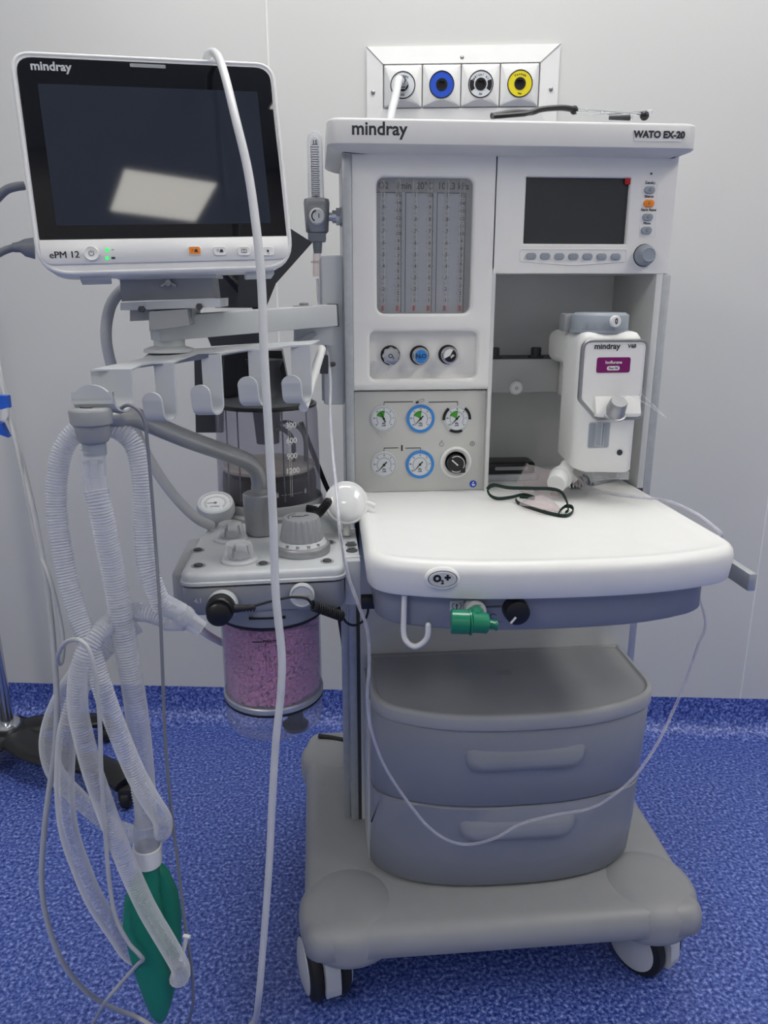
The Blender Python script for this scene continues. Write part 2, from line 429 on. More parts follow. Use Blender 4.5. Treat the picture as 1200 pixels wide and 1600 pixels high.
# base cover
b = B(); sl = rrect(.654, .594, .03, 5, .286, 1.2605)
sl = [(x, y) for x, y in sl]
b.loft([[(x, y, z) for x, y in inset(sl, i_)] for i_, z in ((.02, .150), (.004, .150), (0, .154), (0, .176), (.0035, .188), (.011, .1965), (.024, .2005))], None)
LOB = [(.033, 1.043), (.539, 1.043), (.030, 1.475), (.542, 1.475)]
for lx, ly in LOB:
    b.lathe([(.030, .134), (.076, .134), (.081, .139), (.083, .150), (.084, .172), (.0825, .184), (.077, .193), (.066, .2005), (.048, .2045), (.02, .2065), (.001, .207)], T(lx, ly, 0), 40)
b.build('base_cover', 'basem', am, 50)
def caster(x, y, rz):
    X = T(x, y, 0) @ Matrix.Rotation(rz, 4, 'Z') @ T(0, .018, 0)
    f = B(); R_ = .0575
    side = []                                   # fork cover seen from the side (local y,z)
    for k in range(13):
        a = math.radians(200-k*12.5); side.append(((R_+.005)*math.cos(a), R_+(R_+.006)*math.sin(a)))
    side = side[:10]
    side = [(-.062, .036), (-.0645, .058), (-.062, .085), (-.052, .112), (-.034, .134), (.02, .134), (.03, .118), (.02, .05), (0, .04), (-.03, .045)]
    Xf = X @ Matrix(((0, 0, 1, 0), (1, 0, 0, 0), (0, 1, 0, 0), (0, 0, 0, 1)))
    f.prism(fillet(side, .01, 3), -.0125, .0125, Xf); f.span(-.0185, .0185, -.055, .02, .108, .134, .006, X=X)
    fo = f.build('caster', 'lgrey', am)
    for s in (-1, 1):
        Xw = X @ T(s*.0145, 0, R_) @ Matrix.Rotation(s*PI/2, 4, 'Y')
        w_ = B(); w_.lathe([(.02, 0), (R_-.003, 0), (R_-.0005, .004), (R_, .010), (R_-.002, .017), (R_-.012, .0215), (.03, .0215)], Xw, 36); w_.build('tyre', 'rubber', fo)
        w_ = B(); w_.lathe([(.0455, .0205), (.0445, .0235), (.03, .0275), (.001, .029)], Xw, 32); w_.build('hub_cap', 'lgrey', fo)
caster(-.006, 1.045, math.radians(14)); caster(.566, 1.05, math.radians(32)); caster(.03, 1.49, .5); caster(.542, 1.49, -.7)

# aluminium uprights and side panels
ZT = 1.365
b = B(); b.span(.046, .060, 1.236, 1.262, .2005, ZT, .002)
b.span(.0335, .0445, 1.246, 1.262, .2005, .79, .001); b.span(.048, .058, 1.262, 1.44, .2005, ZT, .001)
b.build('aluminium_upright', 'alu', am)
b = B(); b.span(.0605, .066, 1.2385, 1.262, .2005, .835); b.build('dark_groove', 'dark', am)
b = B(); b.span(.557, .571, 1.241, 1.262, .2005, 1.187, .002); b.build('aluminium_upright', 'alu', am)
b = B(); b.span(.565, .571, 1.262, 1.45, .2005, 1.36); b.span(.571, .583, 1.31, 1.33, .2005, .80, .003); b.build('side_panel', 'lgrey', am)
b = B(); b.span(.012, .045, 1.247, 1.285, .985, 1.215, .003); b.span(.009, .0125, 1.262, 1.28, .99, 1.21, .001); b.build('mounting_channel', 'lgrey', am)
# rear body
b = B(); b.span(.062, .281, 1.262, 1.47, .795, 1.362); b.span(.281, .565, 1.262, 1.47, 1.195, 1.362); b.build('rear_body', 'cab', am)
b = B()
b.span(.279, .285, 1.2405, 1.43, .8355, 1.195)
b.span(.546, .557, 1.2405, 1.43, .8355, 1.19, .001); b.span(.28, .557, 1.42, 1.432, .8355, 1.19); b.span(.28, .565, 1.2415, 1.43, 1.1885, 1.196)
b.build('niche_lining', 'niche', am)

# flow-tube panel front with a window and a knob tray
def hole_panel(b, x0, x1, z0, z1, hx0, hx1, hz0, hz1, r, y, depth, rim=.006, cap=True, n=6):
    O = rrect(x1-x0, z1-z0, .0001, n, (x0+x1)/2, (z0+z1)/2); cx, cz = (hx0+hx1)/2, (hz0+hz1)/2; w_, h_ = hx1-hx0, hz1-hz0
    L = [[(x, y, z) for x, z in O]]
    L.append([(x, y, z) for x, z in rrect(w_+2*rim, h_+2*rim, r+rim, n, cx, cz)])
    for k in range(1, 5):
        a = k/4*PI/2; L.append([(x, y+rim*(1-math.cos(a)), z) for x, z in rrect(w_+2*rim*(1-math.sin(a)), h_+2*rim*(1-math.sin(a)), r+rim*(1-math.sin(a)), n, cx, cz)])
    L.append([(x, y+depth, z) for x, z in rrect(w_, h_, r, n, cx, cz)])
    b.loft(L, None, False, cap)
XL, XM, XR = .0605, .280, .564
wz1, wz0 = C(660, 277).z, C(660, 490).z; wx0, wx1 = C(589, 380).x, C(740, 300).x
tz1, tz0 = C(660, 518).z, C(660, 592).z; tx0, tx1 = C(578, 555).x, C(745, 555).x
zs, zp = C(660, 504).z, C(660, 611).z
b = B()
hole_panel(b, XL, XM-.001, zs, ZT-.001, wx0, wx1, wz0, wz1, .012, YC, .014, .006, False)
hole_panel(b, XL, XM-.001, zp+.011, zs, tx0, tx1, tz0, tz1, .008, YC, .016, .006)
# rolled lower lip
lip = []
for k in range(7):
    a = k/6*PI/2; lip.append([(x, YC+.009*(1-math.cos(a)), zp+.011-.010*math.sin(a)) for x in (XL, XM-.001)])
lip.append([(x, YC+.02, zp+.001) for x in (XL, XM-.001)])
b.loft([[p for p in l] for l in lip], None, False, False, closed=False)
b.loft([[(XL, YC, ZT-.001), (XL, YC, zp+.011)], [(XL, YC+.02, ZT-.001), (XL, YC+.02, zp+.011)]], None, False, False, False)
b.build('flow_panel', 'cab', am)
b = B(); b.span(XL, XM-.001, YC+.010, YC+.022, .8362, zp-.0012, .002); b.build('gauge_panel', 'beige', am)
YG = YC+.010
# inside the window
b = B(); b.span(wx0-.002, wx1+.002, YC+.0145, YC+.02, wz0-.002, wz1+.002); fb = b.build('tube_backing', 'flowback', am)
YW = YC+.0143
hx = wx1-wx0; hdr = C(660, 299).z
b = B(); b.span(wx0, wx1, YW-.0006, YW, hdr, wz1); b.span(wx1-.011, wx1, YW-.0006, YW, wz0, hdr); b.build('header_strip', 'mid', am)
cols = [(599, 623), (649, 672), (698, 722)]; fr = [(587, 629), (635, 679), (685, 731)]
b = B()
for k, (a_, c_) in enumerate(fr):
    xa, xb = C(a_, 310).x, C(c_-1, 310).x; za, zb = wz0+.002, hdr
    for q in ((xa, xa+.0009, za, zb), (xb, xb+.0009, za, zb), (xa, xb, zb-.0009, zb)): b.span(q[0], q[1], YW-.0009, YW-.0002, q[2], q[3])
b.text('O2   l/min  20°C  101.3 kPa', F((C(664, 290).x, YW-.0008, C(664, 289).z)), .0135, .0003, sx=.92)
b.build('window_print', 'line', am)
b = B(); rng = random.Random(3)
for k, (pa, pb) in enumerate(cols):
    for j, pxc in enumerate((pa, pb)):
        x = C(pxc, 390).x; n_ = (10, 15, 10, 10, 10, 15)[k*2+j]; zlo, zhi = wz0+.020, hdr-.005
        for q in range(n_*2-1):
            z = zlo + (zhi-zlo)*q/(n_*2-2)
            if q % 2 == 0:
                if j == 0: st = '.%d' % (q//2+1) if q//2 < 9 else '1'
                else: st = str(q//2+1)
                b.text(st, F((x, YW-.0078, z)), .0075, .0002)
            w_ = .0042 if q % 2 else .0018
            for sg in ((-1, 1) if q % 2 == 0 else (0,)):
                b.span(x+sg*.0050-w_/2, x+sg*.0050+w_/2, YW-.0080, YW-.0076, z-.0003, z+.0003)
b.build('scale_marks', 'line', am)
for k, (pa, pb) in enumerate(cols):
    for j, pxc in enumerate((pa, pb)):
        x = C(pxc, 390).x; b = B(); b.cyl((x, YW-.0045, wz0+.003), (x, YW-.0045, wz1-.002), .0038, n=14); ft = b.build('flow_tube', 'glass', am)
        b = B(); rr = .0029 if j else .0022; b.cyl((x, YW-.0045, wz0+.004), (x, YW-.0045, wz0+.012), rr, n=10); b.build('red_float', 'red', ft)
b = B(); b.span(wx0+.0005, wx1-.0005, YC+.0045, YC+.0055, wz0+.0005, wz1-.0005); b.build('window_pane', 'glass', am)
# needle-valve knobs
for k, (px, py, cap_, st) in enumerate(((611, 554, None, 'O2'), (657, 554, 'blue', 'N2O'), (702, 553, 'black', 'AIR'))):
    p = at(px, py, YC); X = F((p.x, YC+.016, p.z-.002))
    b = B(); b.disc(.0155, 0, .006, X); kb = b.build('valve_collar', 'black', am)
    b = B(); fl = (lambda r, z, a: r*(1+.06*math.cos(8*a))) if k == 0 else (lambda r, z, a: r*(1+.012*math.cos(24*a)))
    b.lathe([(.0118, .004), (.0132, .008), (.0132, .021), (.0118, .0235), (.0105, .0238)], X, 64, rf=fl); kn = b.build('flow_knob', 'chrome', am)
    if cap_: b = B(); b.disc(.0100, .023, .0246, X); b.build('colour_cap', cap_, kn)
    if k == 2: b = B(); b.ring(.0, .0101, .0247, .0249, X, 16, PI*.35, PI*1.15); b.build('white_sector', 'white', kn)
    b = B(); s0 = st.replace('2', ''); 
    if st == 'O2': b.text('O', X @ T(-.0015, 0, .0242), .009, .0003); b.text('2', X @ T(.0032, -.003, .0242), .005, .0002)
    elif st == 'N2O': b.text('N', X @ T(-.005, 0, .0249), .009, .0003); b.text('2', X @ T(-.0005, -.002, .0249), .005, .0002); b.text('O', X @ T(.0045, 0, .0249), .009, .0003)
    else: b.text(st, X @ T(0, 0, .0251) @ Matrix.Rotation(.7, 4, 'Z') @ T(.002, -.003, 0), .0045, .0002)
    b.build('knob_lettering', 'white' if k == 2 else 'line', kn)
# pressure gauges
def gauge(X, r, ring=None, sect=True, ang=0., black=False):
    b = B(); b.lathe([(r*1.2, 0), (r*1.2, .0012), (r*1.13, .002), (r*1.04, .002), (r*1.0, .0008)], X, 48); g = b.build('pressure_gauge', 'lgrey', am)
    b = B(); b.disc(r*1.0, .0005, .0016, X, 40); b.build('dial', 'dial', g)
    if ring: b = B(); b.ring(r*1.03, r*1.27, .0005, .0026, X, 48); b.build('blue_ring', ring, g)
    if black:
        b = B()
        for a in (PI*.72, PI*-.02, PI*1.33): b.ring(r*1.06, r*1.3, .001, .0026, X, 16, a, a+PI*.31)
        b.build('black_band', 'black', g)
    if sect: b = B(); b.ring(.0, r*.72, .0015, .0018, X, 16, PI*.46, PI*.86); b.build('green_sector', 'green', g)
    b = B()
    b.ring(r*.60, r*.62, .0016, .0018, X, 48, -PI*.22, PI*1.22)
    for k in range(25):
        a = -PI*.22 + PI*1.44*k/24; l_ = .12 if k % 4 == 0 else .06
        Xk = X @ Matrix.Rotation(a, 4, 'Z'); b.span(r*.62, r*(.62+l_), -.0002, .0002, .0016, .0018, X=Xk)
        if k % 4 == 0: b.text(str(k*4//4), X @ T(r*.86*math.cos(a), r*.86*math.sin(a), .0017), r*.17, .0001)
    b.text('kPa', X @ T(0, -r*.42, .0017), r*.22, .0001); b.text('x100', X @ T(0, -r*.62, .0017), r*.18, .0001)
    b.build('dial_print', 'line', g)
    b = B(); Xn = X @ Matrix.Rotation(ang, 4, 'Z')
    b.loft([[(-r*.82, -.0001, z), (-r*.1, -.0009, z), (r*.35, -.0011, z), (r*.35, .0011, z), (-r*.1, .0009, z), (-r*.82, .0001, z)] for z in (.0022, .0028)], Xn); b.disc(r*.11, .0018, .0032, Xn, 14)
    b.build('needle', 'black', g)
def G(px, py): p = at(px, py, YG); return F((p.x, YG, p.z))
gauge(G(599.5, 654), .0183, None, True, math.radians(-65))
gauge(G(657, 654), .0183, 'blue', True, math.radians(48))
gauge(G(713.5, 654), .0183, None, True, math.radians(48), True)
gauge(G(600, 726), .0188, None, False, math.radians(48))
gauge(G(656, 725.5), .0188, 'blue', False, math.radians(48))
b = B()
def gl(x0, y0, x1, y1, w_=.0008):
    a, c_ = at(x0, y0, YG), at(x1, y1, YG)
    b.span(min(a.x, c_.x)-w_/2, max(a.x, c_.x)+w_/2, YG-.0004, YG+.001, min(a.z, c_.z)-w_/2, max(a.z, c_.z)+w_/2)
gl(600, 628, 645, 628); gl(600, 628, 600, 633); gl(670, 628, 715, 628); gl(715, 628, 715, 633)
gl(600, 700, 622, 700); gl(600, 700, 600, 705); gl(634, 700, 657, 700); gl(657, 700, 657, 705)
q = at(628, 700, YG); b.span(q.x-.0013, q.x+.0013, YG-.0004, YG+.001, q.z-.005, q.z+.005)
q = at(657, 627.5, YG); Xg = F((q.x, YG, q.z)) @ Matrix.Rotation(.3, 4, 'Z')
b.ring(.0018, .0023, 0, .0004, Xg @ T(.0045, .001, 0), 14, -PI/2, PI/2); b.span(-.003, .0045, .0024, .0029, 0, .0004, X=Xg); b.span(-.003, .0045, -.0012, -.0007, 0, .0004, X=Xg); b.span(-.008, -.003, -.001, .0025, 0, .0004, X=Xg)
q = at(690, 694, YG); X = F((q.x, YG, q.z)); b.ring(.0032, .0037, 0, .0004, X, 24); b.disc(.0008, 0, .0004, X @ T(0, .0055, 0), 10)
q = at(738, 693, YG); X = F((q.x, YG, q.z)); b.ring(.0034, .0039, 0, .0004, X, 24); b.disc(.0009, 0, .0004, X, 10)
b.build('panel_print', 'line', am)
# system switch in its white dished bezel
X = G(712, 722); r = .0265
b = B(); b.lathe([(r, 0), (r, .0028), (r-.003, .0045), (r-.006, .0035), (.0165, -.002), (.0155, -.002)], X, 48, True, True); sw = b.build('switch_bezel', 'white', am)
Xs = X @ T(-.001, -.0005, 0)
b = B(); b.lathe([(.0150, -.001), (.0150, .012), (.0135, .0145), (.001, .0145)], Xs, 32); b.box((.0105, -.0105, .010), (.010, .010, .010), .002, X=Xs @ Matrix.Identity(4)); b.build('selector_knob', 'black', sw)
b = B(); b.ring(.0128, .0137, .0135, .0148, Xs, 36, math.radians(-125), math.radians(125)); Xr = Xs @ Matrix.Rotation(math.radians(-42), 4, 'Z'); b.span(-.0105, .003, -.001, .001, .0140, .0158, X=Xr); b.build('white_pointer', 'white', sw)
q = at(739, 756, YG); X = F((q.x, YG, q.z)); b = B(); b.disc(.0062, 0, .0006, X); st_ = b.build('manual_symbol', 'royal', am)
b = B(); b.disc(.0013, .0006, .0009, X @ T(.0002, .0026, 0), 12); b.box((-.001, -.0012, .0007), (.0024, .0042, .0004), X=X @ Matrix.Rotation(.4, 4, 'Z')); b.box((.0018, -.0015, .0007), (.003, .0026, .0004), X=X); b.build('white_pictogram', 'white', st_)

# display head
sx0, sx1, sz1, sz0 = C(822, 300).x, C(984, 300).x, C(900, 277).z, C(900, 381).z
b = B(); hb = C(900, 427).z
hole_panel(b, XM+.001, XR, hb, ZT-.001, sx0, sx1, sz0, sz1, .001, YC, .007, .0035, False)
b.loft([[(XM+.001, YC, hb), (XR, YC, hb)], [(XM+.001, YC+.022, hb), (XR, YC+.022, hb)]], None, False, False, False)
b.loft([[(XR, YC, hb), (XR, YC, ZT-.001)], [(XR, YC+.022, hb), (XR, YC+.022, ZT-.001)]], None, False, False, False)
b.build('display_housing', 'cab', am)
b = B(); b.span(sx0-.002, sx1+.002, YC+.007, YC+.012, sz0-.002, sz1+.002); b.build('display_screen', 'screen', am)
q = C(982.5, 282.5); b = B(); b.span(q.x-.005, q.x+.004, YC+.0015, YC+.0035, q.z-.005, q.z+.004, .0005, X=None); b.build('red_sticker', 'red', am)
# soft-key strip
kx0, kx1, kz1, kz0 = C(813, 400).x, C(978, 400).x, C(896, 390).z, C(896, 410).z
b = B(); o_ = fillet([(kx0, kz0+.002), ((kx0+kx1)/2, kz0-.004), (kx1, kz0+.002), (kx1, kz1), (kx0, kz1)], [.003, .2, .003, .003, .003], 8)
XF = F((0, YC, 0)); b.loft([[(x, z, d) for x, z in inset(o_, i_)] for i_, d in ((-.0012, 0), (-.0006, .0012), (0, .0012), (.0006, .0004))], XF, True, True); b.build('key_strip', 'cab', am, 20)
for k in range(7):
    q = C(829.5+k*22.0, 400.3+k*.15); X = F((q.x, YC, q.z))
    b = B(); b.loft([[(x, y, z) for x, y in rrect(.0165-2*i_, .0098-2*i_, .0048)] for i_, z in ((0, 0), (0, .002), (.0008, .0032), (.003, .0036))], X); b.build('soft_key', 'key', am)
for k, (px, py, m) in enumerate(((1014.5, 297, 'key'), (1013.5, 318, 'orange'), (1011.5, 339.5, 'key'), (1009.5, 360, 'key'))):
    q = C(px, py); X = F((q.x, YC, q.z))
    b = B(); b.loft([[(x, y, z) for x, y in rrect(.0170-2*i_, .0108-2*i_, .005)] for i_, z in ((0, 0), (0, .002), (.0008, .0032), (.003, .0036))], X); kk = b.build('side_key', m, am)
    b = B(); b.ring(.0016, .0021, .0036, .0039, X, 16, .5, 2*PI-.4); b.build('key_symbol', 'line', kk)
b = B()
for px, py, st in ((1016, 285.5, 'Standby'), (1014, 307, 'Silence'), (1013, 328, 'Alarm Reset'), (1011, 349, 'Menu')):
    q = C(px, py); b.text(st, F((q.x, YC, q.z)), .0052, .0002)
q = C(1017.5, 271.5); b.disc(.0016, 0, .0006, F((q.x, YC, q.z)), 14)
b.build('key_lettering', 'line', am)
b = B(); p0, p1 = C(1003, 288), C(1028, 288); p2, p3 = C(1023, 371), C(999, 371)
pts = [Vector((p3.x, YC, p3.z)), Vector((p2.x, YC, p2.z)), Vector((p1.x, YC, p1.z)), Vector(((p0.x+p1.x)/2, YC, p0.z+.005)), Vector((p0.x, YC, p0.z)), Vector((p3.x, YC, p3.z))]
b.tube(pts, .0005, 6); b.build('key_outline', 'cab', am)
q = C(1006, 399); X = F((q.x, YC, q.z))
b = B(); b.lathe([(.0172, 0), (.0172, .001)], X); rk = b.build('knob_gap', 'dark', am)
b = B(); b.lathe([(.0160, 0), (.0160, .006), (.0150, .010), (.0120, .0125), (.0110, .019), (.0098, .0205), (.0088, .0195), (.001, .0192)], X, 40); b.build('rotary_knob', 'key', am)

# top shelf
so = fillet([(.024, 1.46), (.024, 1.203), (.576, 1.203), (.576, 1.46)], [.02, .024, .024, .02], 6)[::-1]
b = B(); b.loft([[(x, y, z) for x, y in inset(so, i_)] for i_, z in ((.026, 1.3575), (.016, 1.359), (.003, 1.3635), (0, 1.366), (0, 1.3955), (.0015, 1.3985), (.005, 1.4), (.012, 1.3985))]); b.build('top_shelf', 'shelf', am, 50)
b = B(); q = at(549, 201, 1.203); logo(b, F((q.x, 1.203, q.z)), .0245, .0006); b.build('maker_lettering', 'line', am); b = B(); q = at(1030, 211, 1.203); b.text('WATO EX-20', F((q.x, 1.2018, q.z)), .0128, .0006, sx=1.02); b.build('model_lettering', 'line', am)
b = B(); q0, q1 = at(993, 202, 1.2), at(1066, 221, 1.2); b.prism(rrect(q1.x-q0.x, q0.z-q1.z, .002, 3), 0, .0008, F(((q0.x+q1.x)/2, 1.2031, (q0.z+q1.z)/2))); b.build('name_plate', 'white', am)

# niche fittings: mounting bar with two clips and a round button
b = B(); zb1, zb0 = 1.048, .9905
ob = fillet([(.286, 1.42), (.286, 1.335), (.440, 1.335), (.440, 1.42)], [0, 0, .012, 0], 5)
b.prism(ob, zb0, zb1, None, .001); b.build('mounting_bar', 'lid', am)
b = B(); b.span(.285, .436, 1.337, 1.42, zb1, zb1+.0006); b.build('bar_top', 'dark', am)
for px in (772, 837):
    q = at(px, 562, 1.36); X = T(q.x, 1.36, zb1)
    b = B(); b.span(-.012, .012, -.009, .009, 0, .004, .001, X=X); b.lathe([(.009, .003), (.009, .017), (.0078, .0185), (.004, .0185)], X, 20); b.build('docking_valve', 'dark', am)
q = at(806, 606, 1.335); X = F((q.x, 1.3352, q.z)); b = B(); b.lathe([(.0118, 0), (.0118, .003), (.009, .0055), (.004, .0058)], X, 30); bt = b.build('round_button', 'white', am)
b = B(); b.ring(.0014, .0030, .0056, .0062, X, 20); b.build('lock_ring', 'mid', bt)

# worktop
ZW = .836
o1 = bow(.057, .558, 1.425, .918, .872, .038, tap=.008)
b = B(); b.loft([[(x, y, z) for x, y in inset(o1, i_)] for i_, z in ((.02, .790), (.0055, .790), (.0035, .7925), (0, .822), (.0015, .829), (.0055, .8345), (.011, .8375), (.015, .8378), (.018, .8362), (.03, ZW))])
b.build('worktop', 'white', am, 50)
# oval O2+ flush button on the front edge
q = at(691, 903, .874); yb_ = .872+(.922-.872)*abs((q.x-.308)/.252)**2.7; q = at(691, 903, yb_); X = T(q.x, yb_-.0008, q.z) @ Matrix.Rotation(-.075, 4, 'Z') @ F((0, 0, 0))
def oval(w_, h_, n=36): return [(w_*math.cos(2*PI*k/n), h_*math.sin(2*PI*k/n)) for k in range(n)]
b = B(); b.loft([[(x, y, z) for x, y in oval(.0222-i_, .0150-i_)] for i_, z in ((0, -.002), (0, .002), (.002, .0042), (.0035, .0046), (.0042, .0030))], X); ob_ = b.build('oval_bezel', 'white', am)
b = B(); b.loft([[(x, y, z) for x, y in oval(.0185, .0115)] for z in (.0025, .0036)], X); b.build('dark_ring', 'line', ob_)
b = B(); b.loft([[(x, y, z) for x, y in oval(.0174-i_, .0104-i_)] for i_, z in ((0, .0025), (0, .0042), (.0012, .0052))], X); b.build('oval_button', 'lgrey', ob_)
b = B(); b.text('O', X @ T(-.0068, .001, .0053), .0115, .0009); b.text('2', X @ T(-.0003, -.0035, .0053), .0068, .0005); b.text('+', X @ T(.006, .002, .0053), .0125, .0009); b.build('button_lettering', 'black', ob_)
# apron below the worktop
o2 = bow(.072, .528, 1.236, .940, .892, .030)
b = B(); b.loft([[(x, y, z) for x, y in inset(o2, i_)] for i_, z in ((.03, .7395), (.004, .7395), (0, .743), (0, .7903))]); b.build('apron', 'grey', am, 50)
def apy(x): return .892+(.940-.892)*abs((x-.299)/.229)**2.7
# J-shaped bag hook
q = at(632, 935, .90); yh = apy(q.x)-.008
P_ = [at(632, 930, yh), at(631, 965, yh), at(631, 990, yh-.001), at(636, 1003, yh-.004), at(648, 1010, yh-.008), at(661, 1004, yh-.011), at(668, 993, yh-.013), at(669, 977, yh-.014)]
b = B(); b.tube(smooth(P_, 5), .0037, 12); b.ball(P_[-1], .0037); b.build('j_hook', 'white', am)
# gas port, selector and their print
q = at(743, 952, .89); ya = apy(q.x); X = F((q.x, ya+.002, q.z))
b = B(); b.lathe([(.0145, 0), (.0145, .006), (.0125, .008), (.0115, .022), (.0095, .022), (.0090, .004)], X, 30); b.build('gas_outlet_port', 'satin', am)
q = at(805, 952, .89); X = F((q.x, apy(q.x)+.001, q.z))
b = B(); b.lathe([(.0165, 0), (.0165, .010), (.0155, .018), (.012, .0195), (.001, .0195)], X, 36); kn = b.build('selector_knob', 'black', am)
b = B(); Xr = X @ Matrix.Rotation(math.radians(-128), 4, 'Z'); b.span(.005, .015, -.0013, .0013, .0192, .0205, X=Xr); b.build('white_pointer', 'white', kn)
b = B(); q = at(716, 952, .89); X = F((q.x, apy(q.x)-.0005, q.z)); b.span(-.009, .009, -.007, .007, 0, .0006, X=X); b.build('symbol_label', 'lgrey', am)
b = B(); b.ring(.0042, .0050, .0006, .0009, X @ T(-.0012, 0, 0), 16, PI*.65, PI*1.35); b.ring(.0042, .0050, .0006, .0009, X @ T(.0012, 0, 0), 16, -PI*.35, PI*.35); b.span(-.0007, .0007, -.005, .001, .0006, .0009, X=X)
b.loft([[(x, y, z) for x, y in ((-.002, .0005), (.002, .0005), (0, .0035))] for z in (.0006, .0009)], X)
q = at(772, 950, .89); X = F((q.x, apy(q.x)-.0003, q.z)); b.span(-.010, .012, .0005, .0011, 0, .0005, X=X); b.span(-.010, .012, -.0011, -.0005, 0, .0005, X=X)
q = at(772, 966, .89); X = F((q.x, apy(q.x)-.0003, q.z)); b.ring(.0035, .0042, 0, .0005, X, 20, .3, 4.5); b.span(.004, .018, -.007, -.0064, 0, .0005, X=X); b.span(.0175, .018, -.007, .008, 0, .0005, X=X)
b.build('apron_print', 'line', am)
# rear panel between apron and drawers, below the worktop
b = B(); b.span(.066, .556, 1.2385, 1.262, .2005, .792); b.build('rear_panel', 'niche', am)

# drawer cabinet
def plan(z):
    k = (.54-z)/.34
    return bow(.078-.006*k, .537, 1.2385, 1.074+.024*k, 1.012+.032*k, .038)
b = B(); lo = []
for i_, z in ((.006, .5175), (0, .5175), (-.002, .5205), (-.002, .5355), (-.0005, .5415), (.0025, .5435), (.006, .5435), (.0085, .5405), (.012, .5400), (.1, .5400)):
    if i_ >= .05: continue
    lo.append([(x, min(y, 1.2385), z) for x, y in inset(plan(.54), i_)])
b.loft(lo); b.build('cabinet_lid', 'lid', am, 50)
for z1, z0 in ((.5165, .3705), (.3690, .2045)):
    b = B(); b.loft([[(x, min(y, 1.238), z) for x, y in inset(plan(z), i_)] for i_, z in ((.003, z0), (0, z0+.003), (0, (z0+z1)/2), (0, z1-.003), (.003, z1))]); dr = b.build('drawer', 'grey', am, 50)
    zc = .4605 if z1 > .4 else .322; xc = .312 if z1 > .4 else .309; k = (.54-zc)/.34
    L = []; hw = .099
    for i_, d in ((0, -.004), (0, 0), (.001, .003), (.0035, .006), (.0075, .009), (.013, .011), (.018, .0118)):
        lo = []
        for x, z in fillet([(-hw+i_, .021-i_*.5), (-hw+.006+i_, -.020+i_*.9), (hw-.010-i_, -.020+i_*.9), (hw-i_, .021-i_*.5)], [.014, .024, .024, .014], 6):
            X0 = xc+x; yy = 1.012+.032*k+(1.074-1.012)*min(1, abs((X0-.307)/.231))**2.7+.0*z
            lo.append((X0, yy - d*(1.0 if z < 0 else max(.15, 1-z/.021*.85)) + (z*-.09), zc+z))
        L.append(lo)
    b = B(); b.loft(L); b.build('handle', 'grey', dr, 60)
b = B(); b.span(.0715, .0775, 1.13, 1.2385, .2005, .5165, .001); b.build('cabinet_side', 'lgrey', am)
b = B(); q = atZ(788, 1051, .5402); b.span(q.x-.012, q.x+.012, q.y-.008, q.y+.008, .5400, .5408, .0005); b.build('lid_latch', 'mid', am)
# rails
b = B(); b.span(.594, .606, .955, 1.40, .757, .783, .002); b.span(.56, .594, 1.32, 1.34, .765, .777); b.build('accessory_rail', 'alu', am)
b = B(); b.span(.0335, .0555, 1.01, 1.236, .735, .800, .001)
b.build('side_bracket', 'lgrey', am)
b = B()
for y_ in (1.025, 1.155, 1.195): b.span(.033, .056, y_-.0015, y_+.0015, .8, .8025, .0008)
b.build('bracket_ridge', 'white', am)
b = B()
for y_ in (1.055, 1.082): b.lathe([(.0085, .8), (.0085, .801), (.006, .8015)], T(.0455, y_, 0) , 20); b.text('lock', T(.0455, y_+.012, .8008), .007, .0002)
b.build('bracket_marks', 'dark', am)

# ---------------------------------------------------------------- vaporiser in the niche
VX = Matrix.Rotation(0, 4, 'Z')
v = thing('vaporizer', 'white isoflurane vaporiser with a grey dial ring hanging in the right niche of the machine', 'vaporizer', (.45, 1.25, .89))
vy = 1.150; vx0, vx1 = .399, .497
b = B()
def vplan(x0, x1, y0, y1, r): return fillet([(x0, y1), (x1, y1), (x1, y0), (x0, y0)], [.01, .01, r*.8, r], 6)
lo = []
for i_, z in ((.004, .884), (0, .888), (0, 1.085), (.002, 1.094), (.007, 1.1005), (.014, 1.103)):
    L = vplan(vx0, vx1, vy, 1.238, .022)
    L = [(x, y, z + (0 if z > 1 else ((y-vy)*.0 + max(0, (.43-x))*.25 + (y-vy)*.10))) for x, y in inset(L, i_)]
    lo.append(L)
b.loft(lo); b.span(.401, .492, 1.195, 1.335, 1.046, 1.0995, .016, seg=5); b.span(.425, .49, 1.22, 1.334, .985, 1.05, .004)
b.build('body', 'white', v, 50)
b = B(); b.span(vx0+.035, vx1-.004, vy+.006, 1.25, .872, .888, .003); b.span(.478, .494, vy+.004, vy+.02, .872, .885, .002); b.build('drain_block', 'clear', v)
# dial ring on top
dx, dy = .4425, 1.198; X = T(dx, dy, 0)
b = B(); b.lathe([(.0450, 1.100), (.0450, 1.1035), (.0435, 1.104), (.0435, 1.1255), (.0424, 1.1272), (.0400, 1.1282), (.038, 1.1300), (.001, 1.1300)], X, 56); dl = b.build('dial_ring', 'key', v)
b = B(); b.span(dx-.050, dx-.03, dy+.02, dy+.05, 1.10, 1.128, .004); b.build('lock_lever', 'mid', v)
b = B()
for k, st in enumerate(('0', '.2', '1', '2')):
    a = math.radians(-84-k*17)
    if k: b.text(st, T(dx, dy, 0) @ Matrix.Rotation(a+PI/2, 4, 'Z') @ F((0, -.0437, 1.112)), .0085, .0001)
for k in range(16):
    b.span(-.0002, .0002, -.0438, -.043, 1.104, 1.1075, X=T(dx, dy, 0) @ Matrix.Rotation(math.radians(-70+k*8), 4, 'Z'))
b.build('dial_scale', 'mid', dl)
X = T(dx, dy, 0) @ Matrix.Rotation(math.radians(9), 4, 'Z') @ F((0, -.0432, 1.118))
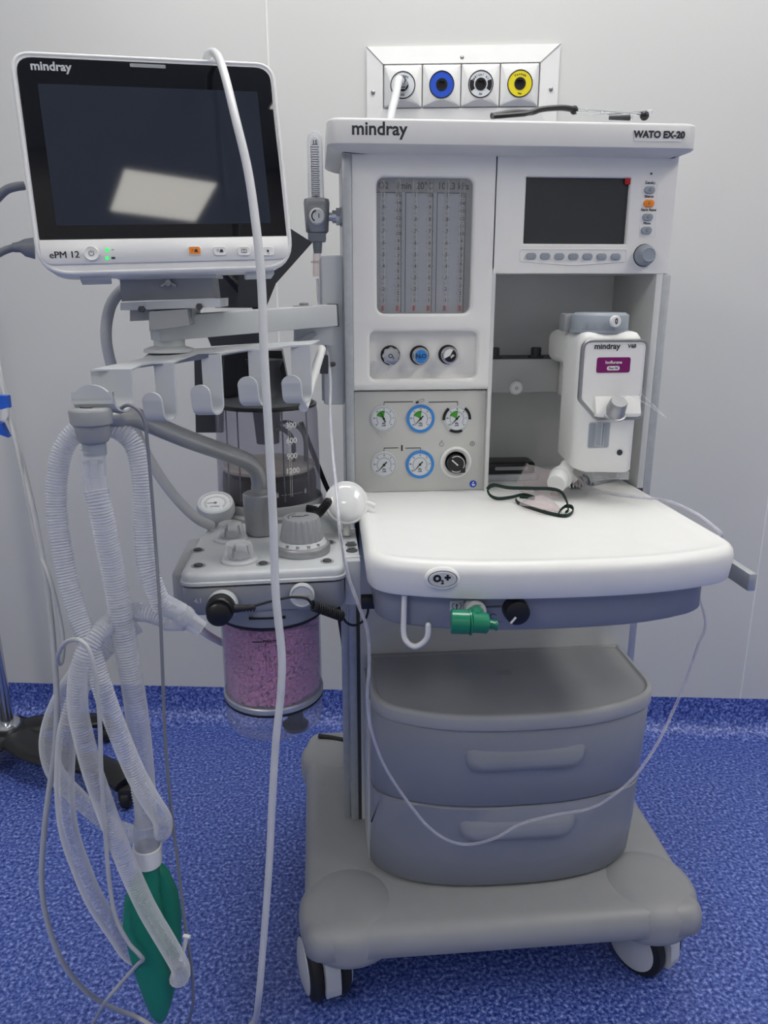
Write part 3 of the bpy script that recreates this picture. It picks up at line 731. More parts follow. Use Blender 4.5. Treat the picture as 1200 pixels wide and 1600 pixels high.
b = B(); b.lathe([(.0085, 0), (.0085, .005), (.0075, .006), (.001, .0062)], X, 28); zb_ = b.build('release_button', 'white', dl)
b = B(); b.text('0', X @ T(0, 0, .0063), .0115, .0004, sx=.8); b.build('button_zero', 'line', zb_)
# grey framed face plate with its ledge
VF = F((0, vy, 0))
f0, f1 = at(908, 530, vy), at(1001, 640, vy)
fx0, fx1, fz1, fz0 = f0.x, f1.x+.001, f0.z, at(960, 656, vy).z
pl = fillet([(fx0, fz1), (fx1, fz1), (fx1, fz0), (fx0+.030, fz0), (fx0, fz0+.032)], [.016, .014, .010, .014, .014], 6)
def loop_in(d, z): return [(x, y, z) for x, y in inset(pl, d)]
b = B(); b.loft([loop_in(0, 0), loop_in(0, .006), loop_in(.001, .0075), loop_in(.0035, .0075), loop_in(.0045, .0062)], VF, False, False); b.build('face_frame', 'satin', v, 30)
b = B(); lo = []
for d, zz in ((.0045, .006), (.0050, .0068), (.0065, .0068), (.0080, .0056)):
    lo.append([(x, y, zz) for x, y in inset(pl, d)])
b.loft(lo, VF); 
Xs_ = Matrix(((0, 0, 1, 0), (0, 1, 0, 0), (1, 0, 0, 0), (0, 0, 0, 1)))      # (depth, height, x) -> face frame
prof = [(.0050, fz0+.040), (.0075, fz0+.034), (.0150, fz0+.017), (.0165, fz0+.012), (.0150, fz0+.008), (.0050, fz0+.007)]
b.prism(prof, fx0+.026, fx1-.007, VF @ Xs_)
b.build('face_plate', 'cab', v, 30)
b = B(); q = at(929, 541.5, vy-.007); logo(b, F((q.x, vy-.0064, q.z)), .0122, .0003); q = at(988, 541, vy-.007); b.text('V60', F((q.x, vy-.0064, q.z)), .0078, .0002); b.build('face_lettering', 'line', v)
q0, q1 = at(933, 558.5, vy-.006), at(983.5, 582, vy-.006); cx, cz = (q0.x+q1.x)/2, (q0.z+q1.z)/2; X = F((cx, vy-.0058, cz))
b = B(); b.prism(rrect(q1.x-q0.x, q0.z-q1.z, .003, 4), 0, .0008, X); lb = b.build('agent_label', 'purple', v)
b = B(); b.text('Isoflurane', X @ T(0, .004, .0009), .0066, .0001); b.prism(rrect(.0200, .0066, .0032, 4), .0007, .0010, X @ T(0, -.0048, 0)); b.build('label_lettering', 'white', lb)
b = B(); b.text('Pour Fill', X @ T(0, -.0048, .0011), .0042, .0001); b.build('pill_lettering', 'line', lb)
# filler cap on the ledge, its cord
q = at(964, 640, vy-.020); ax = Vector((0, -.62, .78)).normalized(); p0 = Vector((q.x, vy-.010, fz0+.012))
b = B(); X = dirframe(p0, ax); b.lathe([(.0185, 0), (.0185, .003), (.0165, .0035), (.0150, .006), (.0132, .024), (.0115, .026), (.001, .026)], X, 36); b.build('filler_cap', 'satin', v)
tp = p0 + ax*.027
P_ = [tp, tp+Vector((.008, -.004, .008)), at(985, 620, 1.11), at(1012, 632, 1.10), at(1037, 650, 1.10), at(1040, 652, 1.115), at(1025, 637, 1.13), at(1003, 617, 1.14), at(996, 618, 1.148)]
b = B(); b.tube(smooth(P_, 8), .0009, 6); b.build('cap_cord', 'clear', v)
# sight glass and screw
q0, q1 = at(921, 661, vy), at(950, 699, vy); cx, cz = (q0.x+q1.x)/2, (q0.z+q1.z)/2; w_, h_ = q1.x-q0.x, q0.z-q1.z
b = B(); b.loft([[(x, y, z) for x, y in rrect(w_+a_, h_+a_, .003)] for a_, z in ((.002, 0), (.002, .0008), (0, .0008), (-.001, -.0005))], F((cx, vy, cz)), True, False); sg_ = b.build('sight_recess', 'lgrey', v)
b = B(); b.span(cx-w_/2, cx+w_/2, vy-.0006, vy-.0001, cz-h_/2, cz+h_/2); b.build('recess_back', 'key', sg_)
b = B(); b.cyl((cx-.002, vy-.003, cz-h_*.42), (cx-.002, vy-.003, cz+h_*.5), .0055, n=16); b.span(cx+.005, cx+.008, vy-.004, vy-.001, cz-h_*.45, cz+h_*.45, .001); b.build('sight_tube', 'clear', sg_)
q = at(968, 707, vy); b = B(); X = F((q.x, vy, q.z)); b.ring(.0026, .0046, 0, .0012, X, 24); b.disc(.0026, 0, .0004, X, 16); b.box((0, 0, .001), (.006, .001, .0006), X=X); b.build('lock_screw', 'dark', v)

# ---------------------------------------------------------------- breathing system block on the left
bs = thing('breathing_system', 'grey carbon dioxide absorber block with bellows dome, dials and pink-filled canister left of the worktop', 'breathing system', (-.08, 1.1, .53))
pl_ = fillet([(-.189, .975), (.033, .985), (.031, 1.40), (-.150, 1.40), (-.182, 1.25)], [.022, .018, .02, .04, .03], 6)
b = B(); b.loft([[(x, y, z) for x, y in inset(pl_, i_)] for i_, z in ((.004, .7815), (-.0015, .783), (-.0015, .787), (.0005, .7885), (.0005, .795), (.003, .7985), (.008, .8), (.013, .8))]); b.build('top_plate', 'lgrey', bs, 50)
b = B(); b.loft([[(x, y, z) for x, y in inset(pl_, i_)] for i_, z in ((.007, .7785), (.007, .7825))]); b.build('gasket_line', 'dark', bs)
b = B(); b.loft([[(x, y, z) for x, y in inset(pl_, i_)] for i_, z in ((.012, .738), (.006, .739), (.001, .745), (.001, .7795))]); 
b.span(-.215, -.17, 1.06, 1.22, .722, .775, .008)
b.lathe([(.0775, .712), (.0805, .716), (.083, .742), (.083, .75)], T(-.076, 1.068, 0), 48); b.build('lower_housing', 'mid', bs, 50)
b = B(); b.lathe([(.0765, .707), (.0785, .709), (.0785, .7125), (.0765, .7135)], T(-.076, 1.068, 0), 48); b.span(-.10, -.05, .985, .99, .728, .7305); b.build('seal_ring', 'black', bs)
for px, py in ((310, 884), (411, 881), (511, 877), (515, 848), (309, 860), (345, 812)):
    q = atZ(px, py, .8); X = T(q.x, q.y, .8); b = B(); b.lathe([(.0098, 0), (.0098, .0006), (.008, .0003)], X, 24); sc_ = b.build('screw', 'mid', bs)
    b = B(); b.lathe([(.0062, 0), (.0062, .0016), (.0050, .0028), (.001, .003)], X, 18); b.build('screw_head', 'dark', sc_)
# canister with pink granules
CX, CY = -.076, 1.068
b = B(); b.lathe([(.0735, .708), (.0735, .581), (.0725, .576), (.0715, .576), (.0715, .708)], T(CX, CY, 0), 56, False, False); can = b.build('canister', 'can', bs)
b = B(); rg = random.Random(11); 
b.lathe([(.062, .582), (.062, .704)], T(CX, CY, 0), 40)
def pellet(b, p, d, r, l):
    X = dirframe(p, d); s_ = []
    for rr, z in ((r*.6, -l/2), (r, -l/2+r*.4), (r, l/2-r*.4), (r*.6, l/2)): s_.append([(rr*math.cos(2*PI*k/6), rr*math.sin(2*PI*k/6), z) for k in range(6)])
    b.loft(s_, X)
for k in range(2700):
    a = rg.uniform(-PI*1.08, PI*.08); z = rg.uniform(.5855, .7035); r_ = rg.uniform(.0640, .0686)
    p = Vector((CX+r_*math.cos(a), CY+r_*math.sin(a), z)); tg = Vector((-math.sin(a), math.cos(a), 0)); th = rg.uniform(0, PI)
    pellet(b, p, tg*math.cos(th)+Vector((0, 0, 1))*math.sin(th)+Vector((math.cos(a), math.sin(a), 0))*rg.uniform(-.35, .35), .0022, rg.uniform(.0055, .0085))
tag(b.build('pink_granules', 'pink', can, 60), kind='stuff')
b = B(); q = at(425, 1001, .997); b.span(CX-.022, CX-.008, .9938, .9944, q.z-.0008, q.z+.0008); b.span(CX+.006, CX+.018, .9940, .9946, q.z+.0005, q.z+.0021); b.text('MAX', F((CX-.001, .9938, q.z+.0005)), .0058, .0002); b.span(CX-.0045, CX-.0041, .9938, .9942, q.z-.05, q.z-.003); b.build('max_mark', 'line', can)
b = B(); b.lathe([(.0742, .5735), (.0752, .575), (.0752, .5815), (.0738, .583)], T(CX, CY, 0), 56); b.build('canister_rim', 'alu', bs)
b = B(); b.lathe([(.0745, .570), (.0752, .571), (.0752, .5735), (.0745, .5742)], T(CX, CY, 0), 56); b.build('rim_seal', 'black', bs)
b = B(); b.lathe([(.0735, .5705), (.0735, .542), (.0700, .531), (.060, .5235), (.03, .520), (.001, .5195)], T(CX, CY, 0), 56, False, True); b.build('canister_bowl', 'can', bs)
b = B(); b.lathe([(.001, .5225), (.018, .5230), (.02, .530), (.001, .532)], T(CX+.032, CY-.025, 0), 16); b.span(CX+.02, CX+.044, CY-.03, CY-.02, .53, .562, .003); b.build('drain_valve', 'dark', bs)
# bellows dome
DX, DY = -.084, 1.298
b = B(); b.lathe([(.0900, .803), (.0900, .822), (.0885, .824)], T(DX, DY, 0), 56, True, False); b.lathe([(.098, .8), (.098, .806), (.093, .809)], T(DX, DY, 0), 48, True, True); b.build('dome_collar', 'mid', bs)
b = B(); b.lathe([(.0880, .812), (.0865, .88), (.0850, .968), (.083, .980), (.078, .985)], T(DX, DY, 0), 64, False, False); dm = b.build('bellows_dome', 'smoke', bs)
b = B(); b.lathe([(.080, .9795), (.0795, .985), (.071, .9895), (.035, .995), (.030, 1.001), (.025, 1.04), (.032, 1.055), (.001, 1.057)], T(DX, DY, 0), 48); b.build('dome_cap', 'dark', dm)
b = B(); b.lathe([(.081, .9785), (.0837, .979), (.0837, .9825), (.080, .9835)], T(DX, DY, 0), 56); b.build('dome_seal', 'black', dm)
b = B(); b.lathe([(.06, .868), (.076, .872), (.0785, .877), (.0765, .881), (.04, .884), (.001, .885)], T(DX, DY, 0), 48); b.build('bellows_disc', 'cream', bs)
b = B(); b.lathe([(.079, .822), (.080, .85), (.078, .866), (.05, .868)], T(DX, DY, 0), 48); 
b.build('bellows', 'black', bs)
b = B()
for a in (-2.5, -2.15, -1.2, -.55): b.cyl((DX+.079*math.cos(a), DY+.079*math.sin(a), .83), (DX+.078*math.cos(a), DY+.078*math.sin(a), .978), .0012, n=8)
b.cyl((DX, DY, .915), (DX, DY, .98), .019, .024, n=24); b.tube(smooth([(DX+.004, DY-.01, .93), (DX+.02, DY-.012, .942), (DX+.038, DY-.01, .93), (DX+.043, DY-.008, .91), (DX+.042, DY-.006, .885)], 6), .0042, 10)
b.tube(smooth([(DX+.004, DY-.0, .94), (DX+.034, DY-.0, .95), (DX+.060, DY-.0, .93), (DX+.063, DY-.0, .89), (DX+.064, DY, .86)], 6), .0032, 10); b.build('inner_fittings', 'dgcable', bs)
b = B()
for st, py in (('300', 664), ('600', 688), ('900', 712), ('1200', 735)):
    q = at(472, py, 1.225); a = math.radians(-61); Xt = T(DX, DY, 0) @ Matrix.Rotation(a+PI/2, 4, 'Z') @ F((0, -.0875, q.z)); b.text(st, Xt, .0128, .0003)
    b.span(-.003, .003, -.0878, -.0870, q.z-.0003, q.z+.0003, X=T(DX, DY, 0) @ Matrix.Rotation(a+PI/2+.0, 4, 'Z') @ T(-.002, 0, -.006))
for a in (math.radians(-64), math.radians(-62)): b.cyl((DX+.0858*math.cos(a), DY+.0858*math.sin(a), .965), (DX+.0880*math.cos(a), DY+.0880*math.sin(a), .84), .0003, n=4)
for a_, w_ in ((-78, .004), (-40, .004)):
    Xt = T(DX, DY, 0) @ Matrix.Rotation(math.radians(a_)+PI/2, 4, 'Z') @ F((0, -.0806, .842)); b.box((0, 0, 0), (w_, .006, .0004), X=Xt); b.ring(.0011, .0017, 0, .0004, Xt @ T(0, .0035, 0), 12)
for k in range(7):
    Xt = T(DX, DY, 0) @ Matrix.Rotation(math.radians(-72+k*4.2)+PI/2, 4, 'Z') @ F((0, -.0806, .842)); b.box((0, 0, 0), (.0036, .0007, .0004), X=Xt)
b.build('dome_graduation', 'white', dm)
# airway pressure gauge, tilted up
pg = at(338, 797, 1.215); n_ = Vector((.10, -.52, .85)).normalized(); X = dirframe(pg, n_, (0, 1, 0))
Xg = Matrix(((1, 0, 0, pg.x), (0, 1, 0, pg.y), (0, 0, 1, pg.z), (0, 0, 0, 1))) @ Matrix.Rotation(math.radians(24), 4, 'X')
b = B(); b.lathe([(.012, -.022), (.024, -.014), (.0300, -.002), (.0305, .008), (.0285, .016), (.0265, .0175), (.0245, .0175), (.0235, .0145)], Xg, 44, True, True); b.cyl((pg.x, pg.y, .8), pg, .02, .018); ga = b.build('airway_gauge', 'lgrey', bs)
b = B(); b.disc(.0235, .013, .0150, Xg, 40); b.build('dial', 'dial', ga)
b = B(); b.ring(.0150, .0156, .0150, .0153, Xg, 40, -.7, PI+.7)
for k in range(31): b.span(.0162, .0195 if k % 5 == 0 else .018, -.0002, .0002, .0150, .0153, X=Xg @ Matrix.Rotation(-.7+k*(PI+1.4)/30, 4, 'Z'))
b.disc(.0022, .015, .0165, Xg, 14); b.span(-.013, .003, -.0006, .0006, .0155, .016, X=Xg @ Matrix.Rotation(.1, 4, 'Z')); b.text('cmH2O', Xg @ T(0, -.009, .0152), .0045, .0001); b.build('dial_print', 'line', ga)
b = B(); b.lathe([(.0245, .0165), (.0235, .0185), (.015, .0205), (.001, .021)], Xg, 40, False, False); b.build('gauge_glass', 'glass', ga)
# two check-valve domes
for px, py in ((361, 843), (374, 876)):
    q = atZ(px, py, .8); X = T(q.x, q.y, .8)
    b = B(); b.lathe([(.0255, 0), (.0255, .003), (.0235, .005), (.021, .005)], X, 40); ck = b.build('valve_ring', 'lgrey', bs)
    b = B(); b.lathe([(.0200, .004), (.0195, .020), (.0170, .026), (.010, .029), (.001, .0297)], X, 36, False, True); b.build('valve_dome', 'clear', ck)
    b = B(); b.lathe([(.0165, .004), (.0165, .008), (.013, .009), (.006, .013), (.001, .0135)], X, 30); b.build('valve_seat', 'mid', ck)
    b = B()
    for k in range(3): b.cyl(X @ Vector((.015*math.cos(k*2.1), .015*math.sin(k*2.1), .004)), X @ Vector((.012*math.cos(k*2.1), .012*math.sin(k*2.1), .022)), .0015, n=6)
    b.build('valve_cage', 'dgcable', ck)
# pressure-limiting knob
q = atZ(470, 872, .8); ak = (-.0265, 1.062); X = T(ak[0], ak[1], .8)
b = B(); b.lathe([(.040, 0), (.041, .002), (.041, .010), (.0395, .0125), (.0365, .0135)], X, 96, rf=lambda r, z, a: r*(1+(.010*math.cos(40*a) if .001 < z < .011 else 0))); ap = b.build('limit_knob', 'satin', bs)
b = B(); b.lathe([(.0365, .0130), (.0330, .0185), (.03, .0190)], X, 56); b.build('scale_skirt', 'lgrey', ap)
b = B(); b.lathe([(.0305, .0185), (.0315, .0215), (.0270, .046), (.0262, .0500), (.0250, .0512), (.001, .0512)], X, 180, rf=lambda r, z, a: r*(1-(.05*abs(math.cos(10*a))**4 if .02 < z < .0505 else 0))); b.build('ribbed_cap', 'mid', ap)
b = B(); sl_ = math.atan2(.0055, .0035)
for k, st in enumerate(('20', '30', '50', '70')):
    a = math.radians(-125+k*26); Xt = X @ Matrix.Rotation(a+PI/2, 4, 'Z') @ T(0, -.0348, .0158) @ Matrix.Rotation(math.radians(58), 4, 'X'); b.text(st, Xt, .0052, .0001)
b.text('MAN', X @ T(-.004, .002, .0514), .008, .0002); b.text('SP', X @ T(.008, .006, .0514), .007, .0001); b.ring(.018, .0190, .0512, .0515, X, 24, 2.0, 3.6)
b.build('knob_print', 'line', ap)
# bag/vent lever on its boss
lv = Vector((.004, 1.175, .8)); X = T(*lv)
b = B(); b.loft([[(x, y, z) for x, y in rrect(.062-2*i_, .058-2*i_, .02, 5, 0, .0)] for i_, z in ((0, 0), (.002, .024), (.008, .033), (.02, .036))], X); le = b.build('lever_boss', 'lgrey', bs, 50)
b = B(); P_ = [lv+Vector((-.022, -.012, .034)), lv+Vector((-.008, -.03, .036)), at(499, 801, 1.095), at(513, 784, 1.075)]; b.tube(smooth(P_, 5), .006, 12, flat=(.0045, .0075)); b.ball(P_[-1], .0058, .0045, .0058); b.build('lever', 'black', le)
# bag arm
sk = Vector((-.0905, 1.150, .8)); 
b = B(); b.lathe([(.0205, 0), (.0235, .003), (.0250, .040), (.0255, .041), (.0260, .064), (.0235, .066), (.019, .066)], T(*sk), 40); b.build('arm_socket', 'satin', bs)
hd = at(143, 655, .93)
P_ = [sk+Vector((0, 0, .06)), sk+Vector((.0, 0, .074)), at(406, 756, 1.149), at(403, 741, 1.146), at(394, 727, 1.138), at(378, 717, 1.124), at(345, 705, 1.098), at(290, 685, 1.045), at(235, 662, .995), at(205, 650, .965), at(180, 651, .945), hd+Vector((0, 0, .004))]
b = B(); b.tube(smooth(P_, 6), .0125, 18); b.build('bag_arm', 'satin', bs)
X = T(hd.x, hd.y, 0); zt, zb_ = at(140, 636, .93).z, at(140, 690, .93).z
b = B(); b.lathe([(.0165, zb_), (.0190, zb_+.004), (.0205, zb_+.020), (.0240, zb_+.022), (.0252, zt-.004), (.0235, zt-.001), (.022, zt)], X, 40); ah = b.build('arm_head', 'mid', bs)
b = B(); b.ring(.010, .012, zt-.0002, zt+.0006, X, 20, .3, 2.2); b.ring(.010, .012, zt-.0002, zt+.0006, X, 20, 3.4, 5.2); b.span(-.006, .006, -.001, .001, zt-.0002, zt+.0006, X=X); b.build('head_slots', 'line', ah)
b = B(); b.lathe([(.0135, zb_-.016), (.0140, zb_+.002)], X, 28); b.build('bag_port', 'key', ah)
# pipe ports on the left flank and the sample ports on the front
b = B(); X = F(at(348, 945, .972)); b.lathe([(.0205, -.004), (.0205, .006), (.0185, .008)], X, 32); b.build('port_ring', 'lgrey', bs)
b = B(); q = at(472, 930, .975); X = F(q); b.lathe([(.0170, -.003), (.0170, .003), (.0150, .0045), (.0135, .0028), (.001, .0028)], X, 32); qp = b.build('port_button', 'lgrey', bs); b = B(); b.box((0, -.001, .0045), (.018, .004, .003), .0012, X=X); b.build('button_grip', 'satin', qp)
b = B(); b.text('4.1', F((at(310, 938, .974).x, .9712, at(310, 938, .974).z)), .009, .0002); b.build('housing_lettering', 'lgrey', bs)

# black sensor plug with a coiled lead
X = F(at(346, 946, .967)); 
t = thing('sensor_plug', 'black round plug with coiled lead pushed into the front of the absorber block', 'sensor plug', X)
b = B(); b.lathe([(.018, 0), (.0190, .004), (.0190, .016), (.0175, .020), (.0165, .021)], X, 36); b.lathe([(.0160, .020), (.0158, .026), (.012, .029), (.001, .0295)], X @ T(-.001, -.003, 0), 32); b.build('plug', 'black', t)
q0 = X @ Vector((.012, 0, .012)); b = B(); b.cyl(q0, q0+Vector((.020, 0, 0)), .0065, .0045, n=14); b.cyl(q0+Vector((.018, 0, 0)), q0+Vector((.034, 0, .001)), .0038, .0030, n=12)
for k in range(4): b.cyl(q0+Vector((.019+k*.004, 0, 0)), q0+Vector((.021+k*.004, 0, 0)), .0048, n=12)
b.build('strain_relief', 'rubber', t)
P_ = [q0+Vector((.03, 0, .001)), at(400, 946, .955), at(430, 938, .955), at(456, 933, .955), at(478, 935, .955), at(488, 944, .958)]
b = B(); b.tube(smooth(P_, 6), .0018, 8)
h0, h1 = at(488, 946, .962), at(535, 963, .985); ax = (h1-h0); Xh = dirframe(h0, ax); hl = ax.length; co = []
for k in range(14*12+1):
    a = 2*PI*k/12; co.append(Xh @ Vector((.0062*math.cos(a), .0062*math.sin(a), hl*k/(14*12))))
b.tube(co, .0016, 6)
b.tube(smooth([h1, at(542, 973, .99), at(555, 977, 1.0), at(570, 968, 1.01), at(575, 955, 1.01), at(574, 942, 1.01)], 6), .0018, 8)
b.build('coiled_lead', 'rubber', t)
b = B(); q = at(574, 940, 1.01); b.span(q.x-.009, q.x+.014, 1.0, 1.02, q.z-.008, q.z+.008, .002); b.build('socket_block', 'black', t)

# white round sensor disc
dc = at(541, 786, 1.128); n_ = Vector((.12, -.86, .42)).normalized(); X = dirframe(dc, n_)
t = thing('flow_sensor_disc', 'glossy white round domed disc standing between absorber block and worktop', 'sensor disc', X)
b = B(); b.lathe([(.010, -.014), (.030, -.010), (.0325, -.003), (.0335, 0), (.0335, .003), (.0318, .0045), (.0300, .0045), (.0285, .0065), (.022, .0098), (.012, .0118), (.001, .0124)], X, 56); b.build('disc', 'discw', t)
P_ = [at(570, 785, 1.13), at(578, 787, 1.13), at(586, 790, 1.13)]; b = B(); b.tube(P_, .004, 12); b.build('spigot', 'white', t); b = B(); b.cyl(dc+Vector((0, .002, -.03)), Vector((dc.x, 1.125, .801)), .006); b.build('stem', 'white', t)

# ---------------------------------------------------------------- patient monitor on its arm
MM = T(-.1851, 1.0475, 1.3106) @ Matrix.Rotation(math.radians(12.32), 4, 'Z') @ Matrix.Rotation(math.radians(-10.93), 4, 'X') @ Matrix.Rotation(math.radians(-2.04), 4, 'Y')
MF = MM @ Matrix(((1, 0, 0, 0), (0, 0, -1, 0), (0, 1, 0, 0), (0, 0, 0, 1)))      # x right, y up, z towards the viewer
def mp(px, py): q = onplane(px, py, MM); return q.x, q.z
mo = thing('patient_monitor', 'white framed patient monitor with a switched-off black screen, tilted back on an arm', 'patient monitor', MM @ T(0, .04, -.135))
WM[mo.name] = MM @ T(0, .04, -.135)
w2, h2 = .1555, .1285
ol = fillet([(-w2, -h2), (w2, -h2), (w2, h2), (-w2, h2)], [.040, .040, .024, .024], 8)
b = B(); b.loft([[(x, y, z) for x, y in inset(ol, i_)] for i_, z in ((.016, -.062), (.008, -.060), (.004, -.045), (.001, -.014), (0, -.010), (0, -.003), (.0012, -.0008), (.003, 0), (.0042, -.0003), (.005, -.0012))], MF); b.build('housing', 'white', mo, 40)
gx0, gz1 = mp(22, 88); gx1, _z = mp(427, 106); _x, gz0 = mp(250, 371.5)
gl_ = fillet([(-w2+.0065, gz0), (w2-.0065, gz0), (w2-.0065, h2-.0075), (-w2+.0065, h2-.0075)], [.001, .001, .019, .019], 6)
b = B(); b.prism(gl_, -.002, -.0002, MF, .0004, 2); gb = b.build('screen_glass', 'glassblk', mo)
sa, sb = mp(52, 122), mp(424, 347)
b = B(); b.span(-.128, .130, gz0+.016, h2-.037, -.0002, .0001, X=MF); b.build('display_area', 'scr2', gb)
b = B(); q = mp(47, 103); logo(b, MF @ T(q[0], q[1], .0003), .0138, .0004); b.build('monitor_lettering', 'lgrey', gb)
b = B(); q = mp(231, 103); b.prism(rrect(.042, .0042, .001, 2), 0, .0006, MF @ T(q[0], q[1], -.0003)); b.build('alarm_lamp', 'mid', gb)
# lower bezel
bz = fillet([(-w2+.006, -h2+.013), (w2-.006, -h2+.013), (w2-.006, gz0-.001), (-w2+.006, gz0-.001)], [.030, .030, .001, .001], 8)
b = B(); b.loft([[(x, y, z) for x, y in inset(bz, i_)] for i_, z in ((0, -.0012), (0, .0006), (.0008, .0012))], MF); be = b.build('lower_bezel', 'white', mo)
b = B(); q = mp(101, 399); b.text('ePM 12', MF @ T(q[0], q[1], .0014), .0112, .0002); 
q2 = mp(177, 392); b.ring(.0012, .0016, .0012, .0016, MF @ T(q2[0]-.0005, q2[1], 0), 12, .3, 2.8); q2 = mp(177, 403.5); b.span(-.0022, .0022, -.0013, .0013, .0012, .0015, X=MF @ T(*q2, 0))
b.build('bezel_lettering', 'line', be)
b = B()
for p_ in ((167.5, 391), (167.5, 404)): q = mp(*p_); b.span(-.0019, .0019, -.0021, .0021, .0012, .0018, X=MF @ T(*q, 0))
b.build('status_led', 'led', be)
q = mp(143, 397); X = MF @ T(*q, 0); b = B(); b.lathe([(.0090, 0), (.0090, .003), (.0080, .0042), (.0070, .0038), (.001, .0036)], X, 36); pb = b.build('power_button', 'white', be)
b = B(); b.ring(.0026, .0032, .0036, .0040, X, 24, PI*.62, PI*2.38); b.span(-.0003, .0003, .0008, .0040, .0036, .0040, X=X); b.build('power_symbol', 'line', pb)
for k, px in enumerate((304, 343.5, 381, 418)):
    q = mp(px, 392.5+k*.2); X = MF @ T(*q, 0)
    b = B(); b.loft([[(x, y, z) for x, y in rrect(.0168-2*i_, .0116-2*i_, .0035)] for i_, z in ((0, 0), (0, .0024), (.0007, .0032), (.0016, .0030))], X); kb = b.build('monitor_key', 'white', be)
    if k == 0: b = B(); b.prism(rrect(.0140, .0088, .0022), .0028, .0034, X); b.build('orange_cap', 'orange', kb)
    b = B()
    if k < 2: b.loft([[(x, y, z) for x, y in ((-.001, -.0018), (.0042, -.0018), (.003, .0016), (.0005, .0016))] for z in (.0034, .0037)], X); b.span(-.0042, -.0015, .0011, .0015, .0034, .0037, X=X); b.cyl(X @ Vector((-.0018, .0012, .0035)), X @ Vector((-.0040, -.0018, .0035)), .0002, n=4)
    elif k == 2:
        for a_ in (-.003, 0, .003): b.span(a_-.0002, a_+.0002, -.002, .002, .0033, .0036, X=X)
        b.span(-.003, .003, .0018, .0022, .0033, .0036, X=X); b.span(-.003, .003, -.0022, -.0018, .0033, .0036, X=X)
    else: b.ring(0, .0016, .0033, .0036, X, 10); b.span(.001, .0035, -.0024, -.002, .0033, .0036, X=X @ Matrix.Rotation(-.6, 4, 'Z'))
    b.build('key_symbol', 'line', kb)
b = B()
for x_ in (-.092, .112): b.span(x_-.018, x_+.018, -h2-.004, -h2+.003, -.04, -.012, .0015, X=MF)
b.build('foot', 'lgrey', mo)
b = B(); b.span(-.10, .12, -.11, .09, -.085, -.055, .008, X=MF); b.build('back_cover', 'lgrey', mo)

# monitor mount and arm
ma_ = thing('monitor_bracket', 'light grey steel bracket and swing arm that carries the patient monitor', 'monitor arm', at(330, 500, 1.16))
def quadbox(b, pts, Y, dY, bev=0.):
    o = [at(px, py, Y) for px, py in pts]; b.loft([[(p.x, Y+d, p.z) for p in o] for d in (0, dY)]); return b
b = B(); quadbox(b, [(187, 437), (331, 433), (335, 466), (190, 471)], 1.075, .07); ma1 = b.build('mount_box', 'mid', ma_)
b = B(); quadbox(b, [(182, 433), (337, 429), (337, 434), (184, 437)], 1.068, .085); quadbox(b, [(188, 473), (344, 466), (344, 480), (188, 485)], 1.060, .10); b.build('mount_plate', 'lgrey', ma_)
b = B(); X = F(at(264, 442, 1.073)); 
for s_ in (-1, 1): b.box((s_*.006, .001, .003), (.010, .004, .004), .001, X=X @ Matrix.Rotation(s_*-.5, 4, 'Z'))
b.disc(.004, 0, .008, X); b.build('wing_screw', 'satin', ma1)
b = B(); quadbox(b, [(203, 484), (300, 480), (300, 497), (203, 502)], 1.075, .08); quadbox(b, [(233, 487), (292, 483), (296, 508), (233, 517)], 1.055, .07); b.build('swivel_block', 'mid', ma_)
for px, py in ((222, 483), (312, 479)): b = B(); b.disc(.0045, 0, .006, F(at(px, py, 1.060)), 6); b.build('clamp_nut', 'dark', ma_)
q = at(264, 525, 1.105); b = B(); b.lathe([(.021, q.z-.018), (.021, q.z+.016)], T(q.x, 1.105, 0), 32); b.build('swivel_column', 'lgrey', ma_)
# swing bar running back to the machine
A_, Bq = at(252, 513, 1.095), at(509, 493, 1.235)
d_ = Bq-A_; Xb = dirframe(A_, d_, (0, 0, 1)); b = B(); b.box((0, 0, d_.length/2), (.036, .032, d_.length+.02), .0015, X=Xb @ Matrix.Identity(4)); b.build('swing_bar', 'lgrey', ma_)
b = B(); e_ = Bq + d_.normalized()*.011; b.box((0, 0, 0), (.034, .034, .004), .0005, X=dirframe(e_, d_)); b.build('end_cap', 'dark', ma_)
q = at(475, 478, 1.225); b = B(); b.lathe([(.018, q.z-.004), (.018, q.z), (.007, q.z+.001), (.007, q.z+.004), (.005, q.z+.005)], T(q.x, 1.225, 0), 28); b.build('pivot_washer', 'satin', ma_)
b = B(); quadbox(b, [(459, 509), (519, 506), (519, 540), (459, 537)], 1.225, .04); b.cyl(at(507, 497, 1.25), at(524, 492, 1.26), .006); b.build('clamp_block', 'lgrey', ma_)
b = B(); quadbox(b, [(463, 533), (480, 522), (492, 518), (495, 523), (487, 530), (480, 537)], 1.217, .008); b.build('clamp_lever', 'mid', ma_)
b = B(); q = at(431, 512, 1.19); b.cyl(q, q+Vector((0, 0, .012)), .005); b.build('stop_screw', 'dark', ma_)

# hook rack
hr = thing('hook_rack', 'light grey sheet metal rack with five curled hooks under the monitor', 'hook rack', at(330, 560, 1.0))
def rp(px, py, Y): p = at(px, py, Y); return p
# a horizontal fan-shaped plate, then five strips
ZR = 1.085
fe = [(142, 577), (205, 577), (222, 569), (238, 566), (272, 566), (284, 560), (310, 553), (345, 552), (358, 549), (385, 545), (418, 545), (432, 543), (452, 540), (486, 538)]
be_ = [(500, 528), (470, 531), (400, 537), (330, 543), (285, 545), (235, 546), (228, 555)]
O = [atZ(px, py, ZR) for px, py in fe]
